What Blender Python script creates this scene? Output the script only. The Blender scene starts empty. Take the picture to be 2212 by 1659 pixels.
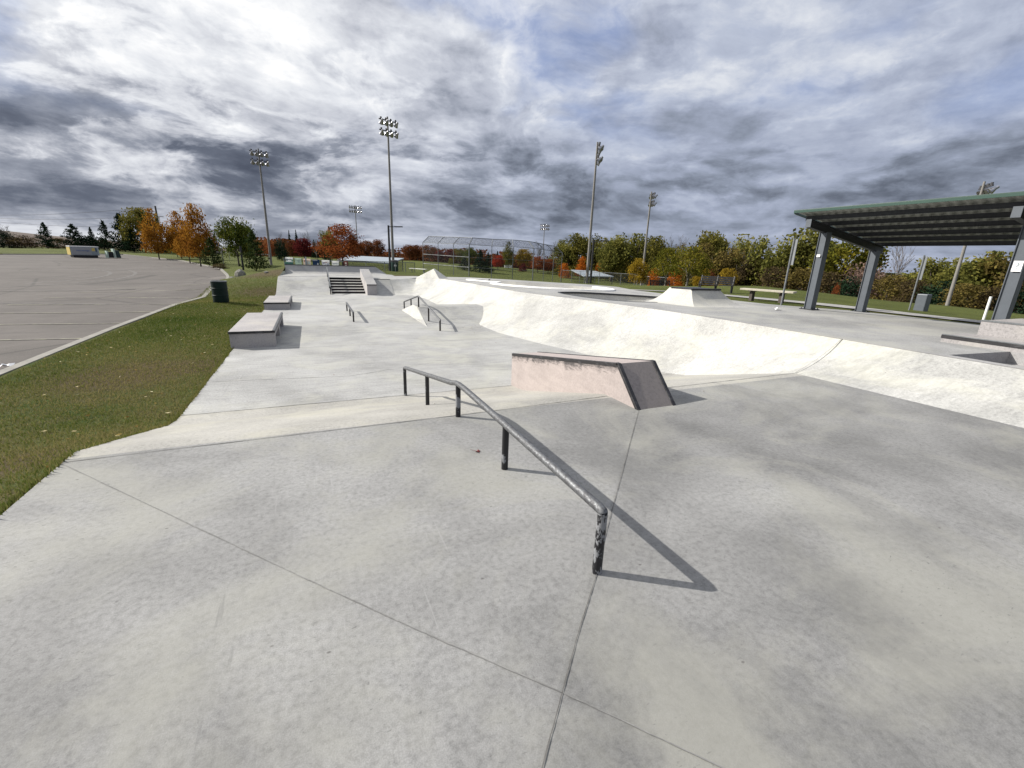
import bpy, bmesh, math, random
import numpy as np
from mathutils import Vector, Matrix
from mathutils.geometry import delaunay_2d_cdt
rng = np.random.default_rng(7); random.seed(7)
S = bpy.context.scene
COL = S.collection
R_ = math.radians

# ------------------------------------------------------------------ camera
F, EYE = 950.0, 1.65            # focal length in px of a 2212 px wide picture, eye height in metres
CX = np.array([[0.91499771, -0.08172114, 0.395096], [-0.40205626, -0.26627928, 0.87604002], [0.03361489, -0.96042543, -0.27650143]])
cam = bpy.data.cameras.new('camera'); camo = bpy.data.objects.new('camera', cam); COL.objects.link(camo)
m = Matrix.Identity(4)
for i in range(3):
    m[i][0], m[i][1], m[i][2] = CX[i, 0], -CX[i, 1], -CX[i, 2]
m[2][3] = EYE
camo.matrix_world = m
cam.sensor_width = 36; cam.lens = F / 2212 * 36; cam.clip_end = 5000; cam.clip_start = .05
S.camera = camo
def bearing(px, py, depth):     # a point seen in that direction, `depth` metres ahead
    v = CX @ np.array([px - 1106, py - 829.5, F])
    return np.array([0, 0, EYE]) + v * (depth / F)
def height_at(px, py, x, y):    # height of the line of sight above (x, y)
    v = CX @ np.array([px - 1106, py - 829.5, F])
    return EYE + v[2] * math.hypot(x, y) / math.hypot(v[0], v[1])
# zoom-window coordinates -> picture coordinates (survey notes)
Z1 = lambda a, b: (a / 3.6657, 427.9 + b / 3.6657)
Z2 = lambda a, b: ((1000 + a / 3.16) / 1.8228, (900 + b / 3.16) / 1.8228)
Z4 = lambda a, b: ((1600 + a / 2.458) / 1.8228, (850 + b / 2.458) / 1.8228)
Z5 = lambda a, b: ((2200 + a / 2.765) / 1.8228, (900 + b / 2.765) / 1.8228)
Z6 = lambda a, b: ((3000 + a / 2.1434) / 1.8228, (700 + b / 2.1434) / 1.8228)
ZM = lambda a, b: ((1040 + a / 4.809) / 1.8228, (860 + b / 4.809) / 1.8228)

# ------------------------------------------------------------------ materials
MATS = {}
class NT:
    def __init__(s, name):
        s.m = bpy.data.materials.new(name); s.m.use_nodes = True; s.t = s.m.node_tree; s.t.nodes.clear()
        s.out = s.t.nodes.new('ShaderNodeOutputMaterial'); MATS[name] = s.m
    def n(s, typ, **kw):
        nd = s.t.nodes.new('ShaderNode' + typ)
        for k, v in kw.items():
            if k in nd.inputs.keys() if isinstance(k, str) else False: s.put(nd.inputs[k], v)
            else: setattr(nd, k, v)
        return nd
    def put(s, sock, v):
        if hasattr(v, 'is_output') or isinstance(v, bpy.types.NodeSocket): s.t.links.new(v, sock)
        else: sock.default_value = v
    def pos(s): return s.n('NewGeometry').outputs['Position']
    def objco(s): return s.n('TexCoord').outputs['Object']
    def mapv(s, vec, scale=(1, 1, 1), rot=(0, 0, 0), loc=(0, 0, 0)):
        nd = s.n('Mapping'); s.put(nd.inputs[0], vec); nd.inputs['Scale'].default_value = scale; nd.inputs['Rotation'].default_value = rot; nd.inputs['Location'].default_value = loc
        return nd.outputs[0]
    def noise(s, vec, scale, detail=4, rough=.55, dist=0):
        nd = s.n('TexNoise'); s.put(nd.inputs['Vector'], vec); nd.inputs['Scale'].default_value = scale; nd.inputs['Detail'].default_value = detail
        nd.inputs['Roughness'].default_value = rough; nd.inputs['Distortion'].default_value = dist
        return nd.outputs['Fac']
    def ramp(s, fac, stops, interp='LINEAR'):
        nd = s.n('ValToRGB'); s.put(nd.inputs[0], fac); cr = nd.color_ramp; cr.interpolation = interp
        while len(cr.elements) < len(stops): cr.elements.new(.5)
        for e, (p, c) in zip(cr.elements, stops):
            e.position = p; e.color = (c, c, c, 1) if not hasattr(c, '__len__') else (*c, 1)
        return nd.outputs[0]
    def mix(s, fac, a, b, mode='MIX'):
        nd = s.n('Mix', data_type='RGBA', blend_type=mode)
        s.put(nd.inputs[0], fac)
        for i, v in ((6, a), (7, b)):
            if isinstance(v, tuple) and len(v) == 3: v = (*v, 1)
            s.put(nd.inputs[i], v)
        return nd.outputs[2]
    def math(s, op, a, b=0, c=0, clamp=False):
        nd = s.n('Math', operation=op); nd.use_clamp = clamp
        for i, v in enumerate((a, b, c)): s.put(nd.inputs[i], v)
        return nd.outputs[0]
    def bsdf(s, col, rough=.8, metal=0, bump=None, bstr=.3, bdist=.01, spec=None):
        b = s.n('BsdfPrincipled')
        if isinstance(col, tuple) and len(col) == 3: col = (*col, 1)
        s.put(b.inputs['Base Color'], col); s.put(b.inputs['Roughness'], rough); s.put(b.inputs['Metallic'], metal)
        if spec is not None: s.put(b.inputs['Specular IOR Level'], spec)
        if bump is not None:
            bn = s.n('Bump'); bn.inputs['Strength'].default_value = bstr; bn.inputs['Distance'].default_value = bdist
            s.put(bn.inputs['Height'], bump); s.t.links.new(bn.outputs[0], b.inputs['Normal'])
        s.t.links.new(b.outputs[0], s.out.inputs[0]); return b

def concrete(name, base, warm=(1, 1, 1), blotch=.22, streak=0, flecks=.6, rough=.78, sc=1.0, stain=.18, scuff=0.0):
    t = NT(name); p = t.pos()
    c = tuple(base * w for w in warm)
    n1 = t.noise(p, .38 * sc, 3, .55, .5); n2 = t.noise(p, 1.15 * sc, 9, .70, .4); n3 = t.noise(p, 30, 6, .72); n4 = t.noise(p, 170, 2, .6)
    col = t.mix(1.0, c, t.ramp(n1, [(.34, 1 - 1.25 * blotch), (.5, 1.0), (.64, 1 + blotch * .8)]), 'MULTIPLY')
    col = t.mix(1.0, col, t.ramp(n2, [(.34, 1 - .9 * blotch), (.5, 1), (.66, 1 + .55 * blotch)]), 'MULTIPLY')
    col = t.mix(.9, col, t.ramp(n3, [(.34, .72), (.5, 1), (.66, 1.16)]), 'MULTIPLY')
    col = t.mix(.8, col, t.ramp(n4, [(.3, .80), (.7, 1.15)]), 'MULTIPLY')
    if name == 'concrete_floor':    # the slab right of the joint was poured from a slightly darker batch
        sp = t.n('SeparateXYZ'); t.put(sp.inputs[0], p); side = t.math('SUBTRACT', t.math('MULTIPLY', t.math('ADD', sp.outputs[0], .35), 3.8), t.math('MULTIPLY', sp.outputs[1], 3.69))
        col = t.mix(t.math('MULTIPLY', t.math('GREATER_THAN', side, 0), .13), col, tuple(x * .3 for x in c))
    h = t.noise(t.mapv(p, loc=(31, 7, 3)), .7, 6, .65, .6)       # yellowish cement bloom
    col = t.mix(t.math('MULTIPLY', t.ramp(h, [(.47, 0), (.62, 1)]), .55), col, tuple(x * y for x, y in zip(c, (1.22, 1.21, 1.09))))
    st = t.ramp(t.noise(t.mapv(p, loc=(9, 3, 1)), .55 * sc, 9, .70, .9), [(.52, 0), (.66, 1)])   # damp grey stains
    col = t.mix(t.math('MULTIPLY', st, stain), col, tuple(x * .52 for x in c))
    if streak:
        col = t.mix(.8, col, t.ramp(t.noise(t.mapv(p, (1.0, 9, 9), (0, 0, streak)), 1.6, 6, .68, .3), [(.3, .80), (.52, 1), (.7, 1.12)]), 'MULTIPLY')
    if scuff:       # thin wheel and board scuffs
        for k, (r, off) in enumerate(((.35, 2), (-.6, 11), (1.25, 23))):
            q = t.ramp(t.noise(t.mapv(p, (26, 1.1, 1), (0, 0, r), (off, off, 0)), 1.0, 3, .55, .25), [(.67, 0), (.72, 1)])
            msk = t.ramp(t.noise(t.mapv(p, loc=(off, 1, 2)), .5, 4, .6), [(.5, 0), (.62, 1)])
            col = t.mix(t.math('MULTIPLY', t.math('MULTIPLY', q, msk), scuff), col, tuple(x * (.5 if k < 2 else 1.35) for x in c))
    f = t.ramp(t.noise(t.mapv(p, (1, 2.4, 1), (0, 0, .6)), 27, 3, .55, .5), [(.64, 0), (.71, 1)])
    f2 = t.ramp(t.noise(p, 1.1, 4, .6), [(.42, .1), (.6, 1)])
    col = t.mix(t.math('MULTIPLY', t.math('MULTIPLY', f, f2), flecks), col, tuple(x * .45 for x in c))
    vo = t.n('TexVoronoi'); t.put(vo.inputs['Vector'], t.mapv(p, (1, 1.6, 1), (0, 0, .4))); vo.inputs['Scale'].default_value = 3.1
    col = t.mix(t.math('MULTIPLY', t.ramp(vo.outputs['Distance'], [(.018, 1), (.04, 0)]), .75), col, (.08, .075, .07))
    hgt = t.math('ADD', t.math('MULTIPLY', n3, .6), t.math('MULTIPLY', n4, .35))
    t.bsdf(col, rough, 0, hgt, .3, .006, .3)
    return t.m
concrete('concrete_floor', .245, (1, .995, .975), blotch=.24, stain=.42, flecks=.75, scuff=.35)
concrete('concrete_far', .335, (1, .995, .97), blotch=.15, streak=.15, flecks=.35, stain=.35, scuff=.2)
concrete('concrete_strip', .325, (1.025, .995, .92), blotch=.14, flecks=.3, stain=.25, scuff=.25)
concrete('concrete_bank', .425, (1.0, .99, .945), blotch=.13, streak=1.1, flecks=.3, stain=.28, sc=1.6, scuff=.2)
concrete('concrete_deck', .30, (1, .995, .98), blotch=.15, flecks=.3, stain=.3, scuff=.2)
concrete('concrete_light', .43, (1, .985, .94), blotch=.10, flecks=.3, stain=.08)
concrete('concrete_grey', .31, (1, .98, .98), blotch=.12, flecks=.4, stain=.12)
concrete('concrete_ledge', .33, (1.03, .98, .975), blotch=.10, flecks=.4, stain=.12)
concrete('concrete_path', .30, (1, .97, .93), blotch=.1, flecks=.3, stain=.1)
concrete('white_concrete', .74, (1, .99, .96), blotch=.06, flecks=.1, stain=.04)

def wax_block(name):            # pinkish concrete with black wax scuffs under the top edge
    t = NT(name); p = t.objco()
    base = (.36, .312, .296)
    n1 = t.noise(p, 3, 6, .65, .5); n3 = t.noise(p, 45, 3, .6); n2 = t.noise(t.mapv(p, (3, .8, 5)), 2.2, 5, .65)
    col = t.mix(1, base, t.ramp(n1, [(.3, .90), (.5, 1), (.7, 1.05)]), 'MULTIPLY')
    col = t.mix(.8, col, t.ramp(n3, [(.3, .85), (.7, 1.1)]), 'MULTIPLY')
    col = t.mix(.7, col, t.ramp(n2, [(.35, .90), (.6, 1.03)]), 'MULTIPLY')
    at = t.n('Attribute', attribute_name='edge_dist').outputs['Fac']     # metres below the ledge's steel edge
    nz = t.noise(t.mapv(p, (1, 1.2, 4)), 7, 6, .7, .5)
    reach = t.math('MULTIPLY', t.ramp(t.noise(t.mapv(p, (.01, 1, .01)), 1.9, 3, .6), [(.32, .45), (.6, 1)]), .17)
    k = t.math('SUBTRACT', reach, at); k = t.math('ADD', t.math('MULTIPLY', k, 9), t.math('MULTIPLY', t.math('SUBTRACT', nz, .5), 3.2))
    k = t.math('MULTIPLY', t.math('MULTIPLY', k, 1.0, clamp=True), .86)
    col = t.mix(k, col, (.028, .027, .029))
    pits = t.ramp(t.noise(p, 26, 2, .5), [(.72, 0), (.77, 1)]); col = t.mix(t.math('MULTIPLY', pits, .7), col, (.1, .075, .065))
    t.bsdf(col, .75, 0, t.math('ADD', n3, t.math('MULTIPLY', nz, .5)), .3, .006, .35); return t.m
wax_block('waxed_concrete')
concrete('shaded_scuffed_concrete', .22, (1.04, .93, .91), blotch=.10, flecks=.4, stain=.25, scuff=.3)  # block's sunless end face: shade painted in as a darker base, plus grind scuffs

def worn_steel(name, a=(.27, .27, .28), b=(.09, .09, .095), sc=14, thr=.5, rough=.42, metal=.75):
    t = NT(name); p = t.objco()
    n = t.noise(t.mapv(p, (1, .5, 1)), sc, 7, .7, .6); n2 = t.noise(p, sc * 9, 3, .6)
    f = t.ramp(n, [(thr - .1, 0), (thr + .08, 1)])
    col = t.mix(f, a, b); col = t.mix(.6, col, t.ramp(n2, [(.3, .7), (.7, 1.25)]), 'MULTIPLY')
    t.bsdf(col, t.ramp(n, [(.3, rough - .1), (.7, rough + .2)]), metal, n2, .25, .002); return t.m
worn_steel('bare_steel', (.165, .172, .18), (.085, .085, .09), 60, .5, .5, .6)
worn_steel('edge_steel', (.035, .034, .036), (.10, .10, .105), 7, .62, .5, .5)
worn_steel('galvanised', (.17, .18, .19), (.12, .128, .135), 5, .5, .6, .2)

def chipped(name, paint=(.012, .012, .014), under=(.21, .215, .225), thr=.5, sc=9):
    t = NT(name); p = t.objco()
    n = t.noise(t.mapv(p, (1, 1, .6)), sc, 9, .70, .3); big = t.noise(p, 1.9, 3, .5)
    k = t.math('ADD', t.math('MULTIPLY', n, .75), t.math('MULTIPLY', big, .4))
    f = t.ramp(k, [(thr + .07, 0), (thr + .085, 1)])
    col = t.mix(f, paint, t.mix(t.noise(p, 60, 3), tuple(x * .7 for x in under), tuple(x * 1.25 for x in under)))
    t.bsdf(col, t.ramp(f, [(0, .42), (1, .6)]), 0, f, .5, .002, .4); return t.m
chipped('chipped_black', thr=.60)
chipped('chipped_black_worn', thr=.50, sc=26)

def plain(name, c, rough=.6, metal=0, var=.12, sc=6, spec=None, bump=0):
    t = NT(name); p = t.objco(); n = t.noise(p, sc, 5, .6); n2 = t.noise(p, sc * 11, 3, .6)
    col = t.mix(1, c, t.ramp(n, [(.3, 1 - var), (.7, 1 + var)]), 'MULTIPLY')
    col = t.mix(.6, col, t.ramp(n2, [(.3, 1 - var), (.7, 1 + var)]), 'MULTIPLY')
    t.bsdf(col, rough, metal, n2 if bump else None, bump or .1, .004, spec); return t.m
plain('black_paint', (.012, .012, .014), .45)
plain('riser_dark', (.012, .008, .008), .6, var=.3)
plain('joint_dark', (.105, .102, .097), .9, var=.3)
plain('joint_soft', (.19, .187, .18), .9, var=.3, sc=3)
plain('kerb_concrete', (.21, .20, .175), .85, var=.2, sc=3, bump=.2)
plain('blue_grey_paint', (.082, .094, .11), .45, var=.08)
plain('dark_steel', (.022, .024, .028), .5)
plain('roof_green', (.036, .072, .056), .25, 0, var=.05, spec=.7)
plain('roof_underside', (.30, .31, .28), .5, .2, var=.15)
plain('pole_concrete', (.19, .18, .168), .85, var=.14, sc=1.2)
plain('lamp_metal', (.34, .34, .36), .25, .8, var=.08)
plain('lamp_dark', (.05, .05, .055), .5)
plain('lamp_glass', (.5, .51, .53), .12, 0, var=.05, spec=.8)
plain('barrel_green', (.004, .014, .011), .6, 0, var=.25, spec=.2)
plain('bin_green', (.012, .04, .04), .5)
plain('wood_pale', (.42, .385, .31), .75, var=.18, sc=4)
plain('wood_dark', (.06, .048, .038), .8)
plain('white_paint', (.78, .78, .76), .5, var=.06)
plain('white_metal', (.30, .34, .37), .4, .1, var=.06)
plain('yellow_paint', (.55, .42, .12), .55, var=.1)
plain('sign_back', (.33, .345, .36), .4, .5, var=.06)
plain('teal_paint', (.05, .16, .125), .5)
plain('pale_green_paint', (.40, .50, .43), .55)
plain('navy_panel', (.045, .08, .14), .5, var=.3, sc=9)
plain('pink_panel', (.30, .17, .15), .5, var=.5, sc=9)
plain('cream_panel', (.75, .66, .56), .5, var=.15, sc=9)
plain('mint_panel', (.55, .62, .55), .5, var=.15, sc=9)
plain('print_blue', (.03, .10, .34), .5)
plain('print_grey', (.22, .26, .28), .5)
plain('print_red', (.42, .13, .10), .5)
plain('print_green', (.12, .34, .22), .5)
plain('wire_black', (.02, .02, .022), .6)
plain('bark', (.075, .06, .05), .9, var=.3, sc=8, bump=.5)
plain('bark_pale', (.22, .20, .175), .9, var=.3, sc=8, bump=.5)
plain('twig_grey', (.13, .115, .105), .9, var=.2)
plain('rock', (.21, .20, .175), .9, var=.35, sc=3, bump=.8)
plain('utility_wood', (.07, .06, .055), .85)
plain('paper', (.8, .8, .8), .6)
plain('red_leaf', (.15, .02, .018), .6, var=.2)
plain('car_white', (.7, .72, .74), .25)
plain('car_glass', (.02, .025, .03), .08)
plain('rubber', (.02, .02, .02), .8)
plain('grass_pale', (.16, .14, .06), .9)

def leafmat(name, a, b, c, trans=.35):
    t = NT(name); at = t.n('Attribute', attribute_name='tint').outputs['Fac']
    col = t.ramp(at, [(.05, a), (.5, b), (.95, c)])
    d = t.n('BsdfDiffuse'); t.put(d.inputs[0], col)
    tr = t.n('BsdfTranslucent'); t.put(tr.inputs[0], col)
    mx = t.n('MixShader'); mx.inputs[0].default_value = trans
    t.t.links.new(d.outputs[0], mx.inputs[1]); t.t.links.new(tr.outputs[0], mx.inputs[2]); t.t.links.new(mx.outputs[0], t.out.inputs[0])
    return t.m
leafmat('leaf_orange', (.15, .06, .012), (.26, .115, .018), (.34, .17, .025))
leafmat('leaf_brightorange', (.26, .07, .012), (.42, .12, .016), (.5, .18, .03))
leafmat('leaf_yellow', (.14, .095, .015), (.27, .18, .022), (.36, .25, .03))
leafmat('leaf_yellowgreen', (.06, .065, .012), (.12, .12, .018), (.22, .18, .025))
leafmat('leaf_green', (.03, .045, .012), (.06, .08, .016), (.13, .13, .022))
leafmat('leaf_olive', (.06, .058, .016), (.115, .108, .026), (.19, .165, .036))
leafmat('leaf_willow', (.078, .082, .022), (.15, .15, .038), (.24, .22, .055))
leafmat('leaf_tan', (.075, .058, .022), (.13, .10, .033), (.20, .155, .045))
leafmat('leaf_red', (.10, .022, .014), (.18, .036, .02), (.26, .06, .03))
leafmat('leaf_darkred', (.05, .010, .012), (.10, .016, .018), (.15, .03, .025))
leafmat('leaf_scarlet', (.2, .025, .015), (.32, .04, .02), (.4, .07, .03))
leafmat('leaf_rust', (.075, .03, .016), (.13, .05, .022), (.19, .075, .03))
leafmat('leaf_redorange', (.11, .035, .015), (.21, .06, .022), (.30, .10, .03))
leafmat('leaf_conifer', (.008, .018, .012), (.016, .032, .018), (.032, .05, .024), .1)
leafmat('leaf_pine', (.02, .035, .014), (.04, .06, .02), (.075, .085, .028), .15)
leafmat('leaf_brush', (.04, .03, .02), (.075, .055, .03), (.12, .09, .04))
leafmat('leaf_pinkish', (.13, .085, .07), (.20, .135, .11), (.27, .19, .15))
leafmat('leaf_fallen', (.12, .06, .02), (.36, .26, .09), (.6, .54, .36), .2)
leafmat('grass_blade', (.06, .095, .017), (.135, .158, .038), (.26, .22, .095), .3)

def cloth(name, c):
    t = NT(name); p = t.objco(); n = t.noise(p, 12, 4, .6); col = t.mix(1, c, t.ramp(n, [(.3, .85), (.7, 1.1)]), 'MULTIPLY')
    d = t.n('BsdfDiffuse'); t.put(d.inputs[0], col); tr = t.n('BsdfTranslucent'); t.put(tr.inputs[0], col); mx = t.n('MixShader'); mx.inputs[0].default_value = .55
    t.t.links.new(d.outputs[0], mx.inputs[1]); t.t.links.new(tr.outputs[0], mx.inputs[2]); t.t.links.new(mx.outputs[0], t.out.inputs[0])
cloth('white_cloth', (.88, .88, .87)); cloth('mint_cloth', (.62, .72, .64)); cloth('cream_cloth', (.85, .76, .68)); cloth('navy_cloth', (.06, .11, .2)); cloth('dark_red_cloth', (.32, .16, .14))
def chainlink(name, wire=(.07, .075, .075), pitch=.05, thick=.10):
    t = NT(name); p = t.n('TexCoord').outputs['UV']
    sx = t.n('SeparateXYZ'); t.put(sx.inputs[0], p)
    u, v = sx.outputs[0], sx.outputs[1]
    def line(s):
        q = t.math('MULTIPLY', t.math('ADD', u, t.math('MULTIPLY', v, s)), 1 / (pitch * 1.414))
        fr = t.math('FRACT', q); return t.math('LESS_THAN', fr, thick)
    k = t.math('MAXIMUM', line(1), line(-1))
    b = t.n('BsdfDiffuse'); b.inputs[0].default_value = (*wire, 1)
    tp = t.n('BsdfTransparent'); mx = t.n('MixShader'); t.put(mx.inputs[0], k)
    t.t.links.new(tp.outputs[0], mx.inputs[1]); t.t.links.new(b.outputs[0], mx.inputs[2]); t.t.links.new(mx.outputs[0], t.out.inputs[0])
chainlink('chain_link'); chainlink('chain_link_dark', (.05, .055, .055), .05, .16); chainlink('chain_link_screen', (.015, .016, .016), .05, .24)

def grassmat():
    t = NT('grass'); p = t.pos()
    n1 = t.noise(p, .35, 6, .62, .4); n2 = t.noise(p, 2.2, 6, .68, .5); n3 = t.noise(p, 30, 4, .7); n4 = t.noise(p, 110, 2, .6)
    col = t.ramp(n1, [(.3, (.046, .076, .014)), (.5, (.074, .092, .022)), (.7, (.110, .100, .038))])
    col = t.mix(t.ramp(n2, [(.4, 0), (.66, .75)]), col, (.10, .080, .036))
    col = t.mix(t.math('MULTIPLY', t.ramp(t.noise(t.mapv(p, loc=(4, 9, 0)), .8, 5, .6), [(.56, 0), (.68, 1)]), .7), col, (.034, .066, .010))
    col = t.mix(.95, col, t.ramp(n3, [(.25, .45), (.5, 1), (.75, 1.55)]), 'MULTIPLY')
    # lawns farther off are a fresher green
    sy = t.n('SeparateXYZ'); t.put(sy.inputs[0], p)
    far = t.ramp(t.math('MULTIPLY', t.math('ADD', t.math('ABSOLUTE', sy.outputs[0]), t.math('MULTIPLY', sy.outputs[1], .8)), .02), [(.42, 0), (.62, 1)])
    g2 = t.mix(.9, (.084, .098, .026), t.ramp(t.noise(p, .22, 6, .6), [(.3, .72), (.7, 1.25)]), 'MULTIPLY')
    col = t.mix(t.math('MULTIPLY', far, .85), col, g2)
    # bare earth worn beside the concrete platform
    def patch(c, r):
        d = t.n('VectorMath', operation='DISTANCE'); t.put(d.inputs[0], p); d.inputs[1].default_value = c
        q = t.math('ADD', t.math('MULTIPLY', d.outputs['Value'], 1 / r), t.math('MULTIPLY', t.math('SUBTRACT', n2, .5), 1.6)); return t.ramp(q, [(.55, 1), (1, 0)])
    for c, r in (((-3.4, 10.2, -.7), 1.3), ((-4.3, 6.2, -.6), 1.1), ((-2.9, 5.2, -.3), .9), ((-2.4, 32.5, .2), 2.1), ((-2.3, 27, -.5), 1.6), ((-2.2, 10.6, -.7), .8), ((6.5, 33.3, .1), 2.0), ((-2.3, 24, -.6), 1.2)):
        col = t.mix(t.math('MULTIPLY', patch(c, r), .75), col, (.095, .066, .042))
    t.bsdf(col, .95, 0, t.math('ADD', n3, n4), .9, .03, .1)
grassmat()
def asphalt():
    t = NT('asphalt'); p = t.pos()
    n1 = t.noise(p, .22, 6, .6, .5); n2 = t.noise(p, 1.6, 5, .6); n3 = t.noise(p, 60, 3, .6); n4 = t.noise(t.mapv(p, (.25, 1.6, 1), (0, 0, .35)), .35, 6, .65, 1)
    col = t.mix(1, (.112, .101, .093), t.ramp(n1, [(.3, .82), (.7, 1.15)]), 'MULTIPLY')
    col = t.mix(.8, col, t.ramp(n2, [(.3, .88), (.7, 1.1)]), 'MULTIPLY'); col = t.mix(.8, col, t.ramp(n3, [(.3, .75), (.7, 1.25)]), 'MULTIPLY')
    col = t.mix(t.math('MULTIPLY', t.ramp(n4, [(.54, 0), (.66, 1)]), .3), col, (.07, .066, .064))
    vo = t.n('TexVoronoi', feature='DISTANCE_TO_EDGE'); t.put(vo.inputs['Vector'], t.mapv(p, (1, .6, 1), (0, 0, .2))); vo.inputs['Scale'].default_value = .13
    col = t.mix(t.math('MULTIPLY', t.ramp(vo.outputs['Distance'], [(.004, 1), (.009, 0)]), .55), col, (.05, .047, .045))
    t.bsdf(col, .9, 0, n3, .5, .01, .2)
    t = NT('worn_paint'); p = t.pos(); n = t.noise(p, 3.5, 6, .7); n0 = t.noise(p, .35, 3)
    k = t.ramp(t.math('ADD', t.math('MULTIPLY', n, .7), t.math('MULTIPLY', n0, .5)), [(.52, 0), (.68, 1)])
    t.bsdf(t.mix(k, (.112, .101, .093), (.25, .24, .17)), .85)
    t = NT('tyre_mark'); p = t.pos(); n = t.noise(p, 2.5, 6, .7)
    t.bsdf(t.mix(t.ramp(n, [(.4, 0), (.6, .8)]), (.120, .108, .099), (.042, .04, .039)), .85)
asphalt()
def hillmat():
    t = NT('brown_hill'); p = t.pos(); n = t.noise(p, .08, 6, .65); t.bsdf(t.ramp(n, [(.3, (.05, .034, .025)), (.7, (.09, .06, .042))]), 1.0)
hillmat()

# ------------------------------------------------------------------ mesh helpers
class MB:
    def __init__(s): s.v = []; s.f = []; s.m = []; s.uv = {}
    def add(s, vs, fs, mi=0):
        b = len(s.v); s.v += [tuple(map(float, p)) for p in vs]; s.f += [tuple(i + b for i in f) for f in fs]; s.m += [mi] * len(fs); return s
    def box(s, a, b, mi=0):
        (x0, y0, z0), (x1, y1, z1) = a, b
        return s.add([(x0, y0, z0), (x1, y0, z0), (x1, y1, z0), (x0, y1, z0), (x0, y0, z1), (x1, y0, z1), (x1, y1, z1), (x0, y1, z1)],
                     [(3, 2, 1, 0), (4, 5, 6, 7), (0, 1, 5, 4), (1, 2, 6, 5), (2, 3, 7, 6), (3, 0, 4, 7)], mi)
    def hexa(s, bot, top, mi=0):    # bot / top: equal loops, counter-clockwise seen from above
        n = len(bot); fs = [tuple(range(n - 1, -1, -1)), tuple(range(n, 2 * n))] + [(i, (i + 1) % n, n + (i + 1) % n, n + i) for i in range(n)]
        return s.add(list(bot) + list(top), fs, mi)
    def tube(s, pts, r, n=10, mi=0, caps=True):
        pts = [Vector(p) for p in pts]; rs = r if hasattr(r, '__len__') else [r] * len(pts); vs = []; fs = []
        d0 = (pts[1] - pts[0]).normalized(); ref = Vector((0, 0, 1)) if abs(d0.z) < .9 else Vector((1, 0, 0)); u = d0.cross(ref).normalized()
        for i, p in enumerate(pts):
            if i == 0: d = pts[1] - p
            elif i == len(pts) - 1: d = p - pts[i - 1]
            else: d = (pts[i + 1] - p).normalized() + (p - pts[i - 1]).normalized()
            d = d.normalized(); u = (u - d * u.dot(d)).normalized(); w = d.cross(u)
            k = rs[i]
            if 0 < i < len(pts) - 1:
                c = (pts[i + 1] - p).normalized().dot(d); k = k / max(c, .5)
            for j in range(n):
                a = 2 * math.pi * j / n; vs.append(p + (u * math.cos(a) * rs[i] + w * math.sin(a) * (rs[i])))
        for i in range(len(pts) - 1):
            for j in range(n): fs.append((i * n + j, i * n + (j + 1) % n, (i + 1) * n + (j + 1) % n, (i + 1) * n + j))
        if caps: fs += [tuple(range(n - 1, -1, -1)), tuple((len(pts) - 1) * n + j for j in range(n))]
        return s.add(vs, fs, mi)
    def bar(s, a, b, w, h, mi=0, up=(0, 0, 1)):
        a, b = Vector(a), Vector(b); d = (b - a).normalized(); up = Vector(up); x = d.cross(up).normalized() * w / 2; z = x.cross(d).normalized() * h / 2
        return s.hexa([a - x - z, b - x - z, b + x - z, a + x - z][::-1] if False else [a + x - z, b + x - z, b - x - z, a - x - z], [a + x + z, b + x + z, b - x + z, a - x + z], mi)
    def lathe(s, prof, c=(0, 0, 0), n=20, mi=0, M=None):
        vs = []; fs = []
        for (r, z) in prof:
            for j in range(n):
                a = 2 * math.pi * j / n; v = Vector((r * math.cos(a), r * math.sin(a), z)); v = (M @ v) if M else v; vs.append(v + Vector(c))
        k = len(prof)
        for i in range(k - 1):
            for j in range(n): fs.append((i * n + j, i * n + (j + 1) % n, (i + 1) * n + (j + 1) % n, (i + 1) * n + j))
        fs += [tuple(range(n - 1, -1, -1)), tuple((k - 1) * n + j for j in range(n))]
        return s.add(vs, fs, mi)
    def grid(s, P, mi=0):           # P[i][j] points
        a, b = len(P), len(P[0])
        return s.add([p for r in P for p in r], [(i * b + j, i * b + j + 1, (i + 1) * b + j + 1, (i + 1) * b + j) for i in range(a - 1) for j in range(b - 1)], mi)
    def build(s, name, mats, parent=None, at=(0, 0, 0), smooth=False, bevel=0, seg=2, fixn=True, angle=40):
        me = bpy.data.meshes.new(name); off = Vector(at) if parent is None else PB.get(parent.name, Vector((0, 0, 0)))
        me.from_pydata([tuple(Vector(v) - off) for v in s.v], [], s.f)
        for mm in (mats if isinstance(mats, (list, tuple)) else [mats]): me.materials.append(MATS[mm])
        for p, i in zip(me.polygons, s.m): p.material_index = i
        if fixn or bevel:
            bm = bmesh.new(); bm.from_mesh(me)
            if bevel:
                bmesh.ops.remove_doubles(bm, verts=bm.verts, dist=1e-5)
                es = [e for e in bm.edges if len(e.link_faces) == 2 and e.calc_face_angle(0) > R_(25)]
                bmesh.ops.bevel(bm, geom=es, offset=bevel, segments=seg, affect='EDGES', profile=.5, clamp_overlap=True)
            if fixn: bmesh.ops.recalc_face_normals(bm, faces=bm.faces)
            bm.to_mesh(me); bm.free()
        if smooth:
            me.shade_smooth()
            if angle: me.set_sharp_from_angle(angle=R_(angle))
        o = bpy.data.objects.new(name, me); COL.objects.link(o)
        if parent is None: o.location = off
        else: o.parent = parent; PB[o.name] = off
        return o
PB = {}
def thing(name, label, cat, at=(0, 0, 0), group=None):
    o = bpy.data.objects.new(name, None); COL.objects.link(o); o.location = at; o.empty_display_size = .2
    PB[o.name] = Vector(at); o['label'] = label; o['category'] = cat
    if group: o['group'] = group
    return o
def tag(o, label, cat, group=None):
    o['label'] = label; o['category'] = cat
    if group: o['group'] = group
    return o
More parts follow.
